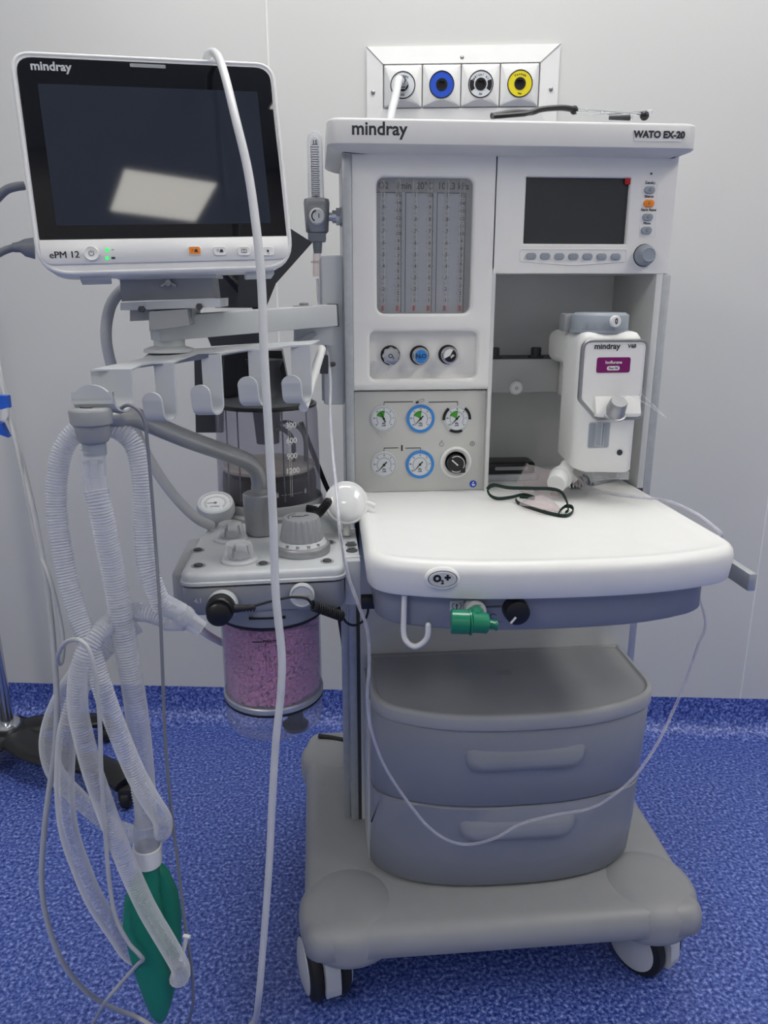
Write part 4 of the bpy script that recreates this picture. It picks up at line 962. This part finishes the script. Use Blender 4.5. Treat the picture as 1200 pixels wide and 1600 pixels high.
# distances of the fan edge chosen so the rack is a real plate: y from the plate height
hooks = [(142, 205, 577, 640, 104, 158, 600), (241, 271, 567, 655, 229, 259, 613), (315, 345, 554, 645, 305, 333, 601), (388, 418, 547, 631, 377, 406, 588), (455, 485, 539, 627, 447, 471, 586)]
YH = [.955, .985, 1.01, 1.035, 1.06]
fy = []
def yh(px):
    t_ = (px-173)/(470-173); return .955+.105*t_
E1 = [at(px, py, yh(px)) for px, py in fe]
zc = [p.z for p in E1]
E2 = [at(500, 531, 1.19), at(470, 533, 1.17), at(400, 537, 1.15), at(330, 543, 1.13), at(285, 546, 1.13), at(236, 549, 1.12), at(222, 560, 1.05)]
th = Vector((0, 0, -.0022)); lp = E1+E2
b = B(); b.loft([[p for p in lp], [p+th for p in lp]]); b.build('top_plate', 'lgrey', hr, 30)
for k, (xa, xb, yt, yb2, ta, tb, ty) in enumerate(hooks):
    Yk = YH[k]; A_, B_ = at(xa, yt, Yk), at(xb, yt, Yk+.0); wd = (B_-A_).length; mid = (A_+B_)/2
    d = Vector((-.55, -.83, 0)).normalized() if k else Vector((-.5, -.86, 0)).normalized()   # curl direction
    s_ = Vector((1, .0, 0)); s_ = Vector((.90, -.43, 0)).normalized() if False else Vector((1, 0, 0))
    zt, zb = mid.z, at((xa+xb)/2, yb2, Yk).z
    R_ = .0115 if k else .016; zc_ = zb+R_
    P_ = [mid+Vector((0, 0, 0)), ]
    path = [Vector((0, zt)), Vector((0, zc_))]
    for j in range(1, 10): a = j/9*PI; path.append(Vector((R_*(1-math.cos(a)), zc_-R_*math.sin(a))))
    tz = at((ta+tb)/2, ty, Yk-.02).z; path.append(Vector((2*R_+.001, (zc_+tz)/2)))
    rw = wd/2; tipr = rw*.95
    for j in range(0, 9):
        a = j/8*PI/2; path.append(Vector((2*R_+.0015, tz-tipr+tipr*math.sin(a))))
    L = []; thk = .0013
    full = []
    for j, p in enumerate(path):
        wj = rw
        if j >= len(path)-9: a = (j-(len(path)-9))/8*PI/2; wj = max(.0005, rw*math.cos(a))
        pr_ = path[max(j-1, 0)]; nx = path[min(j+1, len(path)-1)]; tg = (nx-pr_); tg = tg.normalized() if tg.length > 1e-6 else Vector((0, 1)); nr = Vector((tg.y, -tg.x))
        c_ = mid.to_2d().to_3d() + d*p.x + Vector((0, 0, p.y)); nv = d*nr.x + Vector((0, 0, nr.y))
        L.append([c_ - s_*wj - nv*thk, c_ + s_*wj - nv*thk, c_ + s_*wj + nv*thk, c_ - s_*wj + nv*thk])
    b = B(); b.loft(L); b.build('hook', 'lgrey', hr, 50)
b = B(); b.cyl(at(503, 545, 1.20), at(474, 638, 1.06), .0065); b.build('brace_rod', 'white', hr)
b = B(); quadbox(b, [(500, 556), (513, 556), (513, 584), (500, 584)], 1.21, .02); b.cyl(at(512, 570, 1.22), at(521, 569, 1.24), .004); b.build('rack_knob', 'dark', hr)
q = at(264, 545, 1.105); b = B(); b.lathe([(.034, q.z-.004), (.034, q.z), (.022, q.z+.004)], T(q.x, 1.105, 0), 32); b.build('swivel_base', 'lgrey', hr)

# dark equipment case behind the arm
bc = thing('black_case', 'dark grey and black folded plastic case standing behind the monitor arm', 'case', at(400, 640, 1.33))
def slab(name, pts, Y, dY, m, par): b = B(); quadbox(b, pts, Y, dY); return b.build(name, m, par)
slab('angled_flap', [(446, 352), (488, 379), (431, 443), (416, 480), (372, 480), (372, 428)], 1.27, .004, 'dark', bc)
slab('inner_panel', [(336, 420), (408, 425), (408, 481), (336, 481)], 1.30, .004, 'dark', bc)
b = B(); b.cyl(at(352, 428, 1.285), at(404, 484, 1.285), .006); b.build('black_strut', 'black', bc)
slab('lower_panel', [(318, 512), (408, 505), (408, 536), (330, 541)], 1.30, .006, 'dark', bc)
slab('case_front', [(303, 548), (348, 548), (348, 676), (306, 676)], 1.32, .02, 'dark', bc)
slab('case_body', [(350, 548), (440, 548), (448, 590), (455, 622), (350, 622)], 1.30, .05, 'black', bc)

# ---------------------------------------------------------------- oxygen flowmeter on the left flank
of = thing('oxygen_flowmeter', 'clear tube oxygen flowmeter with silver body fixed to the left side of the machine', 'flowmeter', at(494, 350, 1.30))
Yf = 1.30; tb_, tt = at(494, 316, Yf), at(491, 205, Yf); X = T(tb_.x, Yf, tb_.z); hh = tt.z-tb_.z; kk_ = .001*1.12
b = B(); b.lathe([(.0128, 0), (.0122, hh-.016), (.0110, hh-.007), (.007, hh-.001), (.001, hh)], X, 28, False, True); b.build('outer_tube', 'clear', of)
b = B(); b.lathe([(.0068, 0), (.0070, hh-.014), (.005, hh-.010), (.001, hh-.009)], X, 20, False, True); it = b.build('inner_tube', 'clear', of)
b = B()
for k in range(24):
    z = .008+(hh-.028)*(k/23)**1.1; w_ = .0062 if k % 2 == 0 else .0048; b.span(-w_, w_, -.0076, -.0070, z-.0006, z+.0006, X=X)
b.text('15', X @ F((0, -.0074, hh-.017)), .008, .0004); b.span(-.0066, -.0058, -.0076, -.0070, .006, hh-.022, X=X); b.build('tube_scale', 'line', it)
b = B(); b.ball(X @ Vector((0, 0, .006)), .0042); b.build('float_ball', 'black', it)
c_ = at(495, 337, Yf)
b = B(); b.loft([[(x*1.0, y, z) for x, y in rrect(w_, d_, .009, 5, 0, 0)] for w_, d_, z in ((.030, .026, -.0265), (.036, .032, -.0235), (.0385, .034, 0), (.0405, .036, .018), (.038, .034, .0235), (.028, .026, .0255))], T(c_.x, Yf, c_.z)); fm = b.build('valve_body', 'satin', of, 50)
b = B(); X = F((c_.x, Yf-.0165, c_.z-.003)); b.lathe([(.0120, 0), (.0120, .010), (.0105, .012), (.001, .012)], X, 30); kn = b.build('flow_dial', 'white', of)
b = B(); b.ring(.0068, .0088, .012, .0124, X, 20, PI*.55, PI*1.35); b.text('1', X @ T(.003, 0, .0122), .009, .0002); b.build('dial_print', 'line', kn)
b = B(); b.box((c_.x, Yf-.0175, c_.z+.016), (.028, .001, .006)); b.build('name_strip', 'mid', fm)
b = B(); s1, s2 = at(512, 339, Yf), at(519, 339, Yf); sx_ = at(536, 339, Yf).x
b.cyl((c_.x+.015, Yf, s1.z), (s2.x+.004, Yf, s1.z), .0065, n=20); b.cyl((s2.x, Yf, s1.z), (s2.x+.007, Yf, s1.z), .0100, n=20); b.cyl((s2.x+.006, Yf, s1.z), (sx_-.004, Yf, s1.z), .0148, n=6); b.cyl((sx_-.005, Yf, s1.z), (.05, Yf, s1.z), .0150, n=28); b.build('coupling_nut', 'chrome', of)
b = B(); z0 = at(494, 361, Yf).z; z1 = at(494, 380, Yf).z; b.lathe([(.008, z0), (.008, z0-.004)], T(c_.x, Yf, 0)); b.box((c_.x-.0005, Yf, (z0+z1)/2), (.0285, .024, z0-z1-.003), .003); b.cyl((c_.x, Yf, z1+.003), (c_.x, Yf, at(494, 396, Yf).z), .0078, .0065, n=20); b.build('outlet_adapter', 'key', of)

# ---------------------------------------------------------------- corrugated hoses
def corr(pts, name, label, r=.0118, amp=.0011, pitch=.0036, ends=None, group=None, smoothcuff=None, par=None):
    p = resample(smooth([at(*q) for q in pts], 10), pitch/4); b = B()
    L = pitch*len(p)/4
    def rf(s):
        if smoothcuff and s < smoothcuff: return r*.98
        return r + amp*math.cos(2*PI*s/pitch)
    b.tube(p, r, 16, False, rf)
    if par: return b.build(name, 'hose', par, 80)
    o = b.build(name, 'hose', None, 80); tag(o, label, 'breathing hose', group); return o
hg = 'corrugated breathing hoses'
# bag hose
t = thing('bag_hose', 'clear corrugated hose hanging straight from the grey arm head down to the green bag', 'breathing hose', at(145, 700, .93), hg)
corr([(146, 722, .93), (149, 755, .93), (156, 790, .925), (166, 840, .925), (178, 900, .925), (190, 970, .92), (204, 1050, .915), (213, 1110, .91), (221, 1180, .908), (226, 1240, .907), (229, 1290, .905)], 'corrugated_tube', None, r=.0138, smoothcuff=.035, par=t)
b = B(); p0, p1 = at(145, 704, .93), at(146, 742, .93); b.cyl(p0, p1, .0142, .0146, n=28); b.build('upper_cuff', 'clear', t)
b = B(); p0, p1 = at(228, 1285, .905), at(230, 1330, .905); b.tube([p0, p0.lerp(p1, .5), p1], .0165, 24, True); b.build('lower_cuff', 'hose', t)
# reservoir bag
t = thing('reservoir_bag', 'folded green rubber breathing bag hanging at the end of a clear hose', 'breathing bag', at(232, 1340, .905))
p0, p1 = at(230, 1321, .905), at(231, 1347, .905); ax = (p1-p0)
b = B(); b.lathe([(.0165, .0), (.0195, .0), (.0190, ax.length), (.0165, ax.length), (.016, .004)], dirframe(p0, ax), 32, False, False); b.build('neck_ring', 'white', t)
def bagl(L, w_, dth, cx, cy, name):
    b = B(); lo = []
    for (px, py, Y, w, d, rot) in L:
        c_ = at(px, py, Y); l = []
        for k in range(28):
            a = 2*PI*k/28; x, y = w*math.cos(a), d*math.sin(a)
            l.append((c_.x+x*math.cos(rot)-y*math.sin(rot), c_.y+x*math.sin(rot)+y*math.cos(rot), c_.z))
        lo.append(l)
    b.loft(lo); return b
b = bagl([(231, 1342, .905, .017, .017, 0), (231, 1352, .905, .0155, .0155, 0), (229, 1366, .903, .0175, .017, .1), (222, 1400, .898, .0235, .019, .2), (224, 1440, .892, .0275, .019, .2), (233, 1480, .888, .0275, .018, .15), (240, 1520, .885, .0245, .016, .1), (246, 1555, .883, .0195, .014, 0), (249, 1580, .882, .0135, .011, 0), (251, 1593, .882, .007, .006, 0), (251, 1598, .882, .001, .001, 0)], 0, 0, 0, 0, '')
b.build('bag', 'bag', t, 80)
b = bagl([(240, 1350, .918, .010, .010, 0), (249, 1364, .922, .0125, .014, -.3), (259, 1400, .926, .0150, .022, -.35), (264, 1440, .926, .0140, .026, -.35), (266, 1480, .924, .0120, .027, -.3), (265, 1520, .922, .0105, .025, -.3), (262, 1550, .920, .0095, .020, -.2), (260, 1572, .918, .0065, .013, -.2), (259, 1585, .918, .001, .001, 0)], 0, 0, 0, 0, '')
b.build('folded_lobe', 'bag', t, 80)
# the long loops of the breathing circuit
corr([(254, 948, .925), (240, 915, .925), (229, 880, .93), (225, 830, .94), (224, 780, .945), (220, 735, .95), (209, 695, .955), (185, 672, .955), (150, 662, .957), (122, 672, .955), (100, 700, .95), (90, 740, .945), (88, 790, .94), (95, 850, .93), (107, 910, .92), (122, 960, .91), (140, 1010, .895), (155, 1060, .885), (172, 1110, .88), (193, 1165, .876), (215, 1215, .875), (238, 1255, .88), (254, 1282, .89), (252, 1300, .905), (236, 1285, .925), (222, 1250, .94), (217, 1215, .95)],
     'breathing_hose', 'clear corrugated hose looped over the leftmost hook, its bend beside the green bag', group=hg)
corr([(262, 968, .93), (235, 958, .935), (208, 957, .94), (180, 968, .925), (152, 992, .90), (132, 1025, .885), (122, 1065, .88), (122, 1110, .88), (130, 1150, .878), (143, 1200, .876), (160, 1250, .875), (178, 1300, .873), (200, 1355, .868), (230, 1420, .862), (262, 1475, .862), (282, 1512, .87), (278, 1527, .885), (262, 1500, .93), (235, 1500, .95), (205, 1490, .94), (180, 1455, .93), (150, 1410, .925), (128, 1360, .92), (108, 1300, .92), (101, 1240, .915), (102, 1180, .91), (108, 1130, .91), (125, 1075, .925), (150, 1030, .93), (180, 1000, .94), (215, 975, .952)],
     'breathing_hose', 'clear corrugated hose hanging lowest, its bend crossing in front of the green bag', group=hg)
corr([(160, 1000, .96), (130, 1040, .96), (100, 1085, .965), (81, 1130, .97), (76, 1170, .975), (88, 1210, .98), (115, 1240, .985), (145, 1268, .985), (175, 1290, .98), (205, 1303, .97), (225, 1303, .955)],
     'breathing_hose', 'clear corrugated hose bulging furthest left behind the other hose loops', group=hg)
b = B(); b.cyl(at(283, 1500, .875), at(292, 1462, .875), .003); b.cyl(at(287, 1462, .875), at(297, 1464, .872), .0025); tag(b.build('hose_tie', 'white'), 'small white plastic tie at the lowest hose bend', 'tie')
# Y-piece
t = thing('y_piece', 'clear plastic Y-shaped connector joining two corrugated hoses beside the absorber block', 'connector', at(285, 960, .93))
b = B(); b.cyl(at(252, 943, .925), at(285, 958, .928), .0142, .0125, n=28); b.build('upper_branch', 'hose', t)
b = B(); b.cyl(at(258, 968, .93), at(288, 968, .928), .0142, .0145, n=28); b.build('lower_branch', 'hose', t)
b = B(); b.ball(at(287, 964, .928), .0155); b.cyl(at(288, 964, .928), at(316, 983, .926), .0125, .0105, n=28); b.build('patient_port', 'hose', t)

# ---------------------------------------------------------------- cables and tubes
def cable(name, label, pts, r, m='cable', cat='cable', flat=None, X=None, n=10, world=None):
    P_ = [at(*q) if len(q) == 3 else q[0] for q in pts]; b = B(); b.tube(smooth(P_, 8), r, n); o = b.build(name, m, None, 80); return tag(o, label, cat)
fl = lambda px, py: (atZ(px, py, .004),)
cable('monitor_cable', 'thick white cable draped over the monitor and hanging down to the floor',
      [(322, 92, 1.16), (326, 84, 1.12), (337, 84, 1.075), (349, 110, 1.035), (368, 185, .985), (388, 270, .96), (402, 370, .94), (409, 450, .93), (413, 560, .915), (420, 680, .905), (427, 820, .90), (431, 930, .895), (440, 1020, .892), (439, 1080, .892), (431, 1160, .895), (425, 1260, .90), (420, 1360, .905), (411, 1480, .915), (404, 1560, .93), fl(396, 1598), fl(360, 1625)], .0052, 'cablew')
cable('thin_cable', 'thin grey cable hanging over the grey arm and down past the green bag',
      [(186, 655, .97), (186, 643, .95), (199, 633, .935), (215, 640, .93), (226, 660, .93), (231, 700, .93), (237, 770, .93), (243, 850, .925), (250, 950, .905), (254, 1050, .90), (258, 1150, .90), (266, 1250, .90), (278, 1350, .895), (290, 1450, .89), (299, 1510, .89), (302, 1560, .90), (298, 1585, .93), fl(293, 1600), fl(280, 1625)], .0022, 'dgcable')
cable('ecg_cable', 'long grey cable sweeping from the left picture edge down to the floor',
      [(-8, 540, 1.15), (6, 610, 1.10), (26, 690, 1.05), (48, 780, 1.0), (66, 870, .97), (78, 950, .95), (86, 1040, .93), (89, 1110, .92), (86, 1170, .92), (76, 1240, .92), (69, 1300, .92), (65, 1380, .925), (74, 1440, .93), (96, 1500, .94), (130, 1545, .96), (170, 1572, .99), fl(215, 1590), fl(250, 1612)], .0038, 'cable')
cable('sensor_cable', 'thinner grey cable with a small loop hanging left of the hoses to the floor',
      [(-6, 570, 1.11), (12, 640, 1.07), (34, 735, 1.02), (58, 850, .98), (78, 905, .95), (92, 960, .94), (99, 1005, .93), (96, 1035, .925), (91, 1034, .915), (92, 1020, .90), (104, 1003, .885), (124, 1000, .87), (140, 1018, .865), (150, 1060, .862), (156, 1130, .86), (158, 1200, .86), (163, 1280, .86), (170, 1370, .86), (180, 1430, .858), (199, 1470, .855), (218, 1492, .855), (223, 1500, .86), (214, 1508, .87), (190, 1535, .885), (165, 1565, .90), fl(145, 1600), fl(120, 1640)], .0028, 'cable')
cable('monitor_lead', 'grey cable leaving the left side of the monitor at screen height', [(-12, 318, 1.05), (8, 298, 1.05), (24, 292, 1.05), (38, 290, 1.055)], .0052, 'dgcable')
t = thing('plug_lead', 'grey plug with cable pushed into the lower left side of the monitor', 'plug', at(48, 387, 1.045))
b = B(); b.tube(smooth([at(-12, 402, 1.03), at(6, 392, 1.035), at(22, 387, 1.04), at(34, 386, 1.043)], 6), .0046, 12); b.build('lead', 'dgcable', t)
b = B(); b.tube([at(20, 387, 1.04), at(30, 386, 1.042), at(36, 386, 1.043), at(39, 387, 1.044), at(54, 388, 1.047)], .01, 18, True, rf=lambda s: .0055+.0075*min(1, max(0, (s-.006)/.012))); b.build('plug', 'dgcable', t)
cable('flex_conduit', 'thick grey ribbed supply cable curving from behind the monitor down to the absorber block',
      [(215, 440, 1.16), (192, 452, 1.14), (172, 480, 1.13), (166, 530, 1.13), (180, 590, 1.14), (206, 660, 1.14), (236, 722, 1.14), (270, 772, 1.14), (305, 808, 1.15), (330, 822, 1.17)], .0078, 'cable', n=14)
cable('drain_hose', 'short white hose curving under the left end of the absorber block', [(285, 958, 1.06), (305, 975, 1.07), (322, 990, 1.075), (350, 1005, 1.13), (380, 1010, 1.17)], .0058, 'white', 'hose')
cable('black_power_cable', 'black cable hanging behind the machine beside the bellows dome', [(470, 660, 1.36), (486, 700, 1.36), (510, 760, 1.36), (525, 790, 1.36), (530, 860, 1.36), (528, 940, 1.34), (537, 1010, 1.34), (541, 1080, 1.36), (545, 1150, 1.42)], .0045, 'rubber')
b = B(); b.tube(smooth([Vector((atZ(498, 1150, .207)).to_tuple()), atZ(525, 1154, .207), atZ(560, 1162, .207), atZ(640, 1180, .207)], 5), .0055, 10); tag(b.build('black_hose_end', 'rubber'), 'black hose end lying on the rear of the machine base', 'hose')
t2 = [(496, 436, 1.30), (498, 470, 1.29), (504, 505, 1.27), (510, 545, 1.24), (516, 590, 1.20), (516, 650, 1.14), (520, 710, 1.07), (527, 780, 1.0), (531, 830, .96), (543, 895, .945), (560, 945, .93), (574, 985, .93), (577, 1040, .935), (574, 1090, .94), (580, 1140, .955), (600, 1195, .975), (635, 1250, .985), (675, 1297, .99), (720, 1319, .985), (770, 1311, .98), (815, 1287, .985), (870, 1273, .99), (930, 1260, .99), (985, 1220, 1.0), (1025, 1165, 1.03), (1052, 1110, 1.06), (1073, 1060, 1.07), (1090, 1010, 1.07), (1102, 970, 1.07), (1128, 900, 1.09)]
t3 = [(1140, 850, 1.10), (1128, 838, 1.09), (1102, 815, 1.06), (1070, 793, 1.075)]
t = thing('oxygen_mask', 'clear oxygen mask with a dark green strap lying on the back of the worktop', 'oxygen mask', at(860, 765, 1.24))
wt = .8365
T3 = [atZ(px, py, z) for px, py, z in ((1128, 838, .825), (1106, 815, .838), (1080, 798, .8388), (1040, 782, .8388), (985, 775, .8388), (940, 768, .840), (915, 758, .848), (905, 748, .858))]
b = B(); P_ = [at(*q) for q in t2]; r1 = Vector((.578, 1.07, .78)); b.tube(smooth(P_[:-1] + [Vector((.572, 1.07, .745)), Vector((.576, 1.075, .80))] + T3, 8), .0023, 10); b.build('oxygen_tubing', 'tube', t, 80)
b = B(); b.cyl(at(495, 396, 1.30), at(496, 432, 1.30), .0062, .0075, n=16); b.cyl(at(495, 408, 1.30), at(495, 411, 1.30), .0095, n=16); b.build('tubing_connector', 'mask', t)
# mask cup: a squashed cone shell on its side
X0 = dirframe(Vector((at(868, 770, 1.215).x, 1.215, .858)), Vector((-.93, .34, .03)), (0, 0, 1))
b = B(); lo = []
for k, (z, rx, ry) in enumerate(((-.012, .011, .011), (0, .012, .012), (.008, .020, .018), (.020, .028, .017), (.036, .034, .020), (.050, .037, .0205), (.055, .042, .0235), (.0555, .040, .022))):
    lo.append([(rx*math.cos(2*PI*j/32)*(1+.12*math.cos(2*PI*j/32)), ry*math.sin(2*PI*j/32)*(1+.08*math.cos(6*PI*j/32)), z+.006*math.cos(4*PI*j/32)*(k/8)) for j in range(32)])
b.loft(lo, X0 @ T(0, .0, 0), False, False); b.build('mask_cup', 'mask', t, 80)
b = B(); c0 = atZ(862, 792, wt+.004)
lo = []
for (px, py, Z, w, d) in ((812, 788, .843, .002, .002), (828, 784, .848, .015, .006), (846, 785, .852, .022, .010), (862, 789, .848, .018, .008), (874, 797, .842, .008, .004), (878, 801, .840, .001, .001)):
    c_ = atZ(px, py, Z); lo.append([(c_.x+d*.4*math.cos(2*PI*k/20), c_.y+w*math.cos(2*PI*k/20), c_.z+d*math.sin(2*PI*k/20)) for k in range(20)])
b.loft(lo); b.build('nose_part', 'mask', t, 80)
b = B(); p0, p1 = at(869, 756, 1.165), at(880, 741, 1.192); b.cyl(p0, p1, .0155, .0170, n=32, ch=.001); b.cyl(p0.lerp(p1, .55), p0.lerp(p1, .70), .0188, n=32); b.cyl(p0.lerp(p1, .8), at(888, 726, 1.205), .0125, .0118, n=28, ch=.002); cn = b.build('swivel_connector', 'white', t)
b = B(); b.cyl(at(884, 736, 1.195), at(900, 752, 1.185), .0066, .0056, n=18); b.build('side_arm', 'white', t)
b = B(); b.cyl(at(898, 750, 1.185), at(912, 762, 1.175), .0085, .0035, n=18); b.build('tubing_socket', 'mask', t)
b = B(); b.cyl(at(869, 770, 1.21), at(860, 800, 1.195), .0085, .0055, n=20); b.build('exhaust_port', 'mask', t)
SPt = [(868, 796, .846), (872, 801, .840), (850, 798, .839), (820, 788, .839), (806, 781, .840), (800, 778, .844), (812, 776, .842), (835, 778, .841), (818, 773, .842), (798, 777, .840), (778, 779, .840), (766, 774, .843), (762, 764, .852), (772, 758, .862), (795, 762, .860), (830, 763, .860), (862, 764, .862), (878, 770, .858), (886, 785, .850), (888, 797, .842), (880, 805, .839), (860, 801, .839), (838, 796, .839), (812, 787, .839), (804, 780, .839)]
SPs = [(806, 781, .840), (812, 787, .839), (838, 796, .839), (862, 803, .839), (884, 806, .839), (895, 799, .840), (893, 792, .845), (884, 791, .846), (876, 797, .843), (872, 804, .841)]
b = B(); b.tube(smooth([atZ(*q) for q in SPt[6:20]], 6), .002, 8, flat=(.0032, .0010), hint=(0, -.3, 1)); b.tube(smooth([atZ(*q) for q in SPs], 6), .002, 8, flat=(.0034, .0010), hint=(0, -.3, 1)); b.tube(smooth([atZ(*q) for q in SPt[17:20]]+[atZ(884, 800, .841)], 5), .002, 8, flat=(.0032, .0010), hint=(0, -.3, 1)); b.build('green_strap', 'strap', t, 80)
# metal fitting behind the mask
t = thing('metal_coupling', 'dark metal coupling with a ribbed spring lying under the vaporiser behind the mask', 'coupling', at(915, 755, 1.30))
b = B(); b.cyl(at(885, 757, 1.26), at(935, 748, 1.28), .0105, .009, n=20); b.cyl(at(915, 752, 1.27), at(935, 748, 1.28), .0135, n=6); b.cyl(at(925, 756, 1.26), at(962, 748, 1.30), .0042); b.build('coupling_body', 'mid', t)
b = B(); 
for k in range(5): p_ = at(886+k*5, 760-k*.8, 1.25); b.cyl(p_, p_+Vector((.0025, 0, 0)), .0125, n=24)
b.build('ribbed_sleeve', 'chrome', t)
b = B(); b.cyl(at(925, 745, 1.285), at(958, 752, 1.30), .0035); b.ball(at(960, 752, 1.30), .005); b.build('pull_pin', 'dark', t)
# handheld device at the back of the niche
q = atZ(770, 757, wt); t = thing('handheld_device', 'slim black and grey handheld device lying at the back left of the niche', 'device', (q.x, 1.36, wt))
b = B(); b.prism(rrect(.12, .07, .012, 5, .335, 1.345), wt, wt+.010, None, .002); b.build('grey_base', 'lgrey', t)
b = B(); b.prism(rrect(.115, .055, .012, 5, .333, 1.348), wt+.010, wt+.030, None, .006); b.build('black_body', 'black', t)
b = B(); b.prism(rrect(.06, .006, .002, 3), 0, .001, F((.345, 1.3205, wt+.020))); b.build('side_window', 'mid', t)

# spectacles / face-shield frame on the top shelf
t = thing('wire_frame_headset', 'black and clear wire instrument lying on top of the machine shelf', 'instrument', at(900, 182, 1.26))
zs_ = 1.4
b = B(); b.tube(smooth([at(768, 181, 1.24), at(800, 176, 1.245), at(828, 176, 1.25), at(845, 171, 1.25), at(862, 169, 1.25), at(880, 168.5, 1.25), at(897, 171, 1.25)], 6), .005, 12, flat=(.006, .0042)); b.ball(at(897, 172, 1.25), .0062, .006, .0065); b.tube([at(770, 182, 1.23), at(820, 178, 1.23), at(828, 176, 1.235)], .004, 10, flat=(.008, .0035)); b.build('black_arm', 'black', t)
b = B(); 
for s_ in ([(897, 171, 1.25), (930, 173, 1.25), (975, 177, 1.25), (1000, 179, 1.25)], [(900, 175, 1.24), (950, 175, 1.24), (980, 177, 1.24), (1006, 174.5, 1.24)], [(895, 182, 1.26), (930, 180, 1.26), (975, 177, 1.25), (1015, 175, 1.245)]): b.tube([at(*q) for q in s_], .0009, 6)
b.ball(at(941, 177, 1.24), .0022); b.ball(at(917, 172.5, 1.25), .0018); b.build('wire', 'chrome', t)
b = B(); b.ball(at(1007, 181, 1.24), .0068); b.build('ball_end', 'black', t)
b = B(); b.cyl(at(952, 184, 1.25), at(984, 184, 1.25), .003, .0042); b.build('grip', 'dark', t)
b = B(); b.cyl(at(984, 184, 1.25), at(988, 183, 1.25), .0048); b.cyl(at(1010, 177, 1.25), at(1018, 176, 1.25), .0045); b.build('clear_tip', 'clear', t)

# green suction / sampling connector on the gas port
t = thing('green_adapter', 'shiny green plastic adapter pushed onto the metal gas port under the worktop', 'adapter', at(735, 970, .862))
b = B(); p0, p1, p2, p3 = at(704, 971, .865), at(735, 972, .862), at(762, 974, .862), at(776, 977, .862)
b.cyl(p0, p1, .0155, .0152, n=32, ch=.0015); b.cyl(p1-Vector((.002, 0, 0)), p1, .0165, n=32); b.cyl(p1, p2, .0130, .0128, n=32, ch=.001); b.cyl(p2, p3, .0062, .0058, n=20, ch=.0006); b.cyl(p3-Vector((.002, 0, 0)), p3, .0068, n=20)
u_ = at(744, 968, .862); b.cyl(u_, at(743, 955, .885), .0098, .0112, n=28); b.build('adapter_body', 'teal', t)
b = B(); b.cyl(at(743.2, 957, .878), at(743, 954, .886), .0135, n=28); b.build('grey_collar', 'lgrey', t)

# ---------------------------------------------------------------- infusion stand at the far left
ivb = atZ(12, 1132, .085); t = thing('infusion_stand', 'chrome pole on a black cast star base standing against the wall at far left', 'infusion stand', (ivb.x, ivb.y, 0))
b = B(); b.cyl((ivb.x, ivb.y, .08), (ivb.x-.02, ivb.y, 1.9), .0165, n=28); b.build('pole', 'chrome', t)
b = B(); b.lathe([(.034, .082), (.034, .088), (.030, .094), (.019, .097)], T(ivb.x, ivb.y, 0), 32); b.build('pole_collar', 'chrome', t)
b = B(); b.lathe([(.03, .045), (.055, .05), (.060, .07), (.05, .082), (.02, .084)], T(ivb.x, ivb.y, 0), 28)
def leg(pts, r0, r1):
    P_ = smooth(pts, 6); n_ = len(P_); lo = []
    for i, p in enumerate(P_):
        tg = (P_[min(i+1, n_-1)]-P_[max(i-1, 0)]); tg.z = 0; tg.normalize(); sd = Vector((-tg.y, tg.x, 0)); k = i/(n_-1); w_ = r0+(r1-r0)*k
        lo.append([p+sd*(w_*math.cos(a))+Vector((0, 0, (.016 if math.sin(a) < 0 else .014)*math.sin(a))) for a in [2*PI*j/14 for j in range(14)]])
    b.loft(lo)
H0 = Vector((ivb.x, ivb.y, .066))
ends = [atZ(196, 1225, .06), atZ(185, 1085, .06), Vector((ivb.x-.30, ivb.y-.22, .06)), Vector((ivb.x-.02, ivb.y-.44, .06)), Vector((ivb.x-.30, ivb.y+.1, .06))]
ends[1] = Vector((min(ends[1].x, -.44), 1.88, .06))
m0 = atZ(110, 1140, .075)
leg([H0, H0.lerp(ends[0], .35)+Vector((.0, -.03, .008)), H0.lerp(ends[0], .72)+Vector((.03, -.01, .008)), ends[0]], .05, .028)
leg([H0, H0.lerp(ends[1], .4)+Vector((0, .01, .008)), H0.lerp(ends[1], .8)+Vector((0, .01, 0)), ends[1]], .045, .026)
leg([H0, H0.lerp(ends[2], .5)+Vector((0, -.03, .01)), ends[2]], .05, .03)
leg([H0, H0.lerp(ends[3], .5)+Vector((-.05, 0, .01)), ends[3]], .05, .03)
b.build('star_base', 'iv', t, 60)
for e in ends[:4]:
    b = B(); X = T(e.x, e.y, 0); b.cyl((e.x-.011, e.y, .025), (e.x+.011, e.y, .025), .025, n=24, ch=.003); b.span(-.016, .016, -.018, .018, .022, .056, .006, X=X); b.build('castor', 'rubber', t)
# blue wraps on the cable at the left edge
t = thing('blue_wrap', 'bright blue plastic wrap with a white tag around the cables at the left edge', 'cable wrap', at(4, 650, 1.07))
b = B(); quadbox(b, [(-20, 617), (11, 619), (13, 638), (0, 640), (-20, 634)], 1.06, .012); quadbox(b, [(-20, 655), (2, 662), (13, 684), (-4, 678), (-20, 670)], 1.06, .012); b.build('wrap', 'bluewrap', t)
b = B(); quadbox(b, [(3, 640), (10, 638), (12, 648), (9, 657), (2, 655)], 1.052, .008); b.build('white_tag', 'white', t)
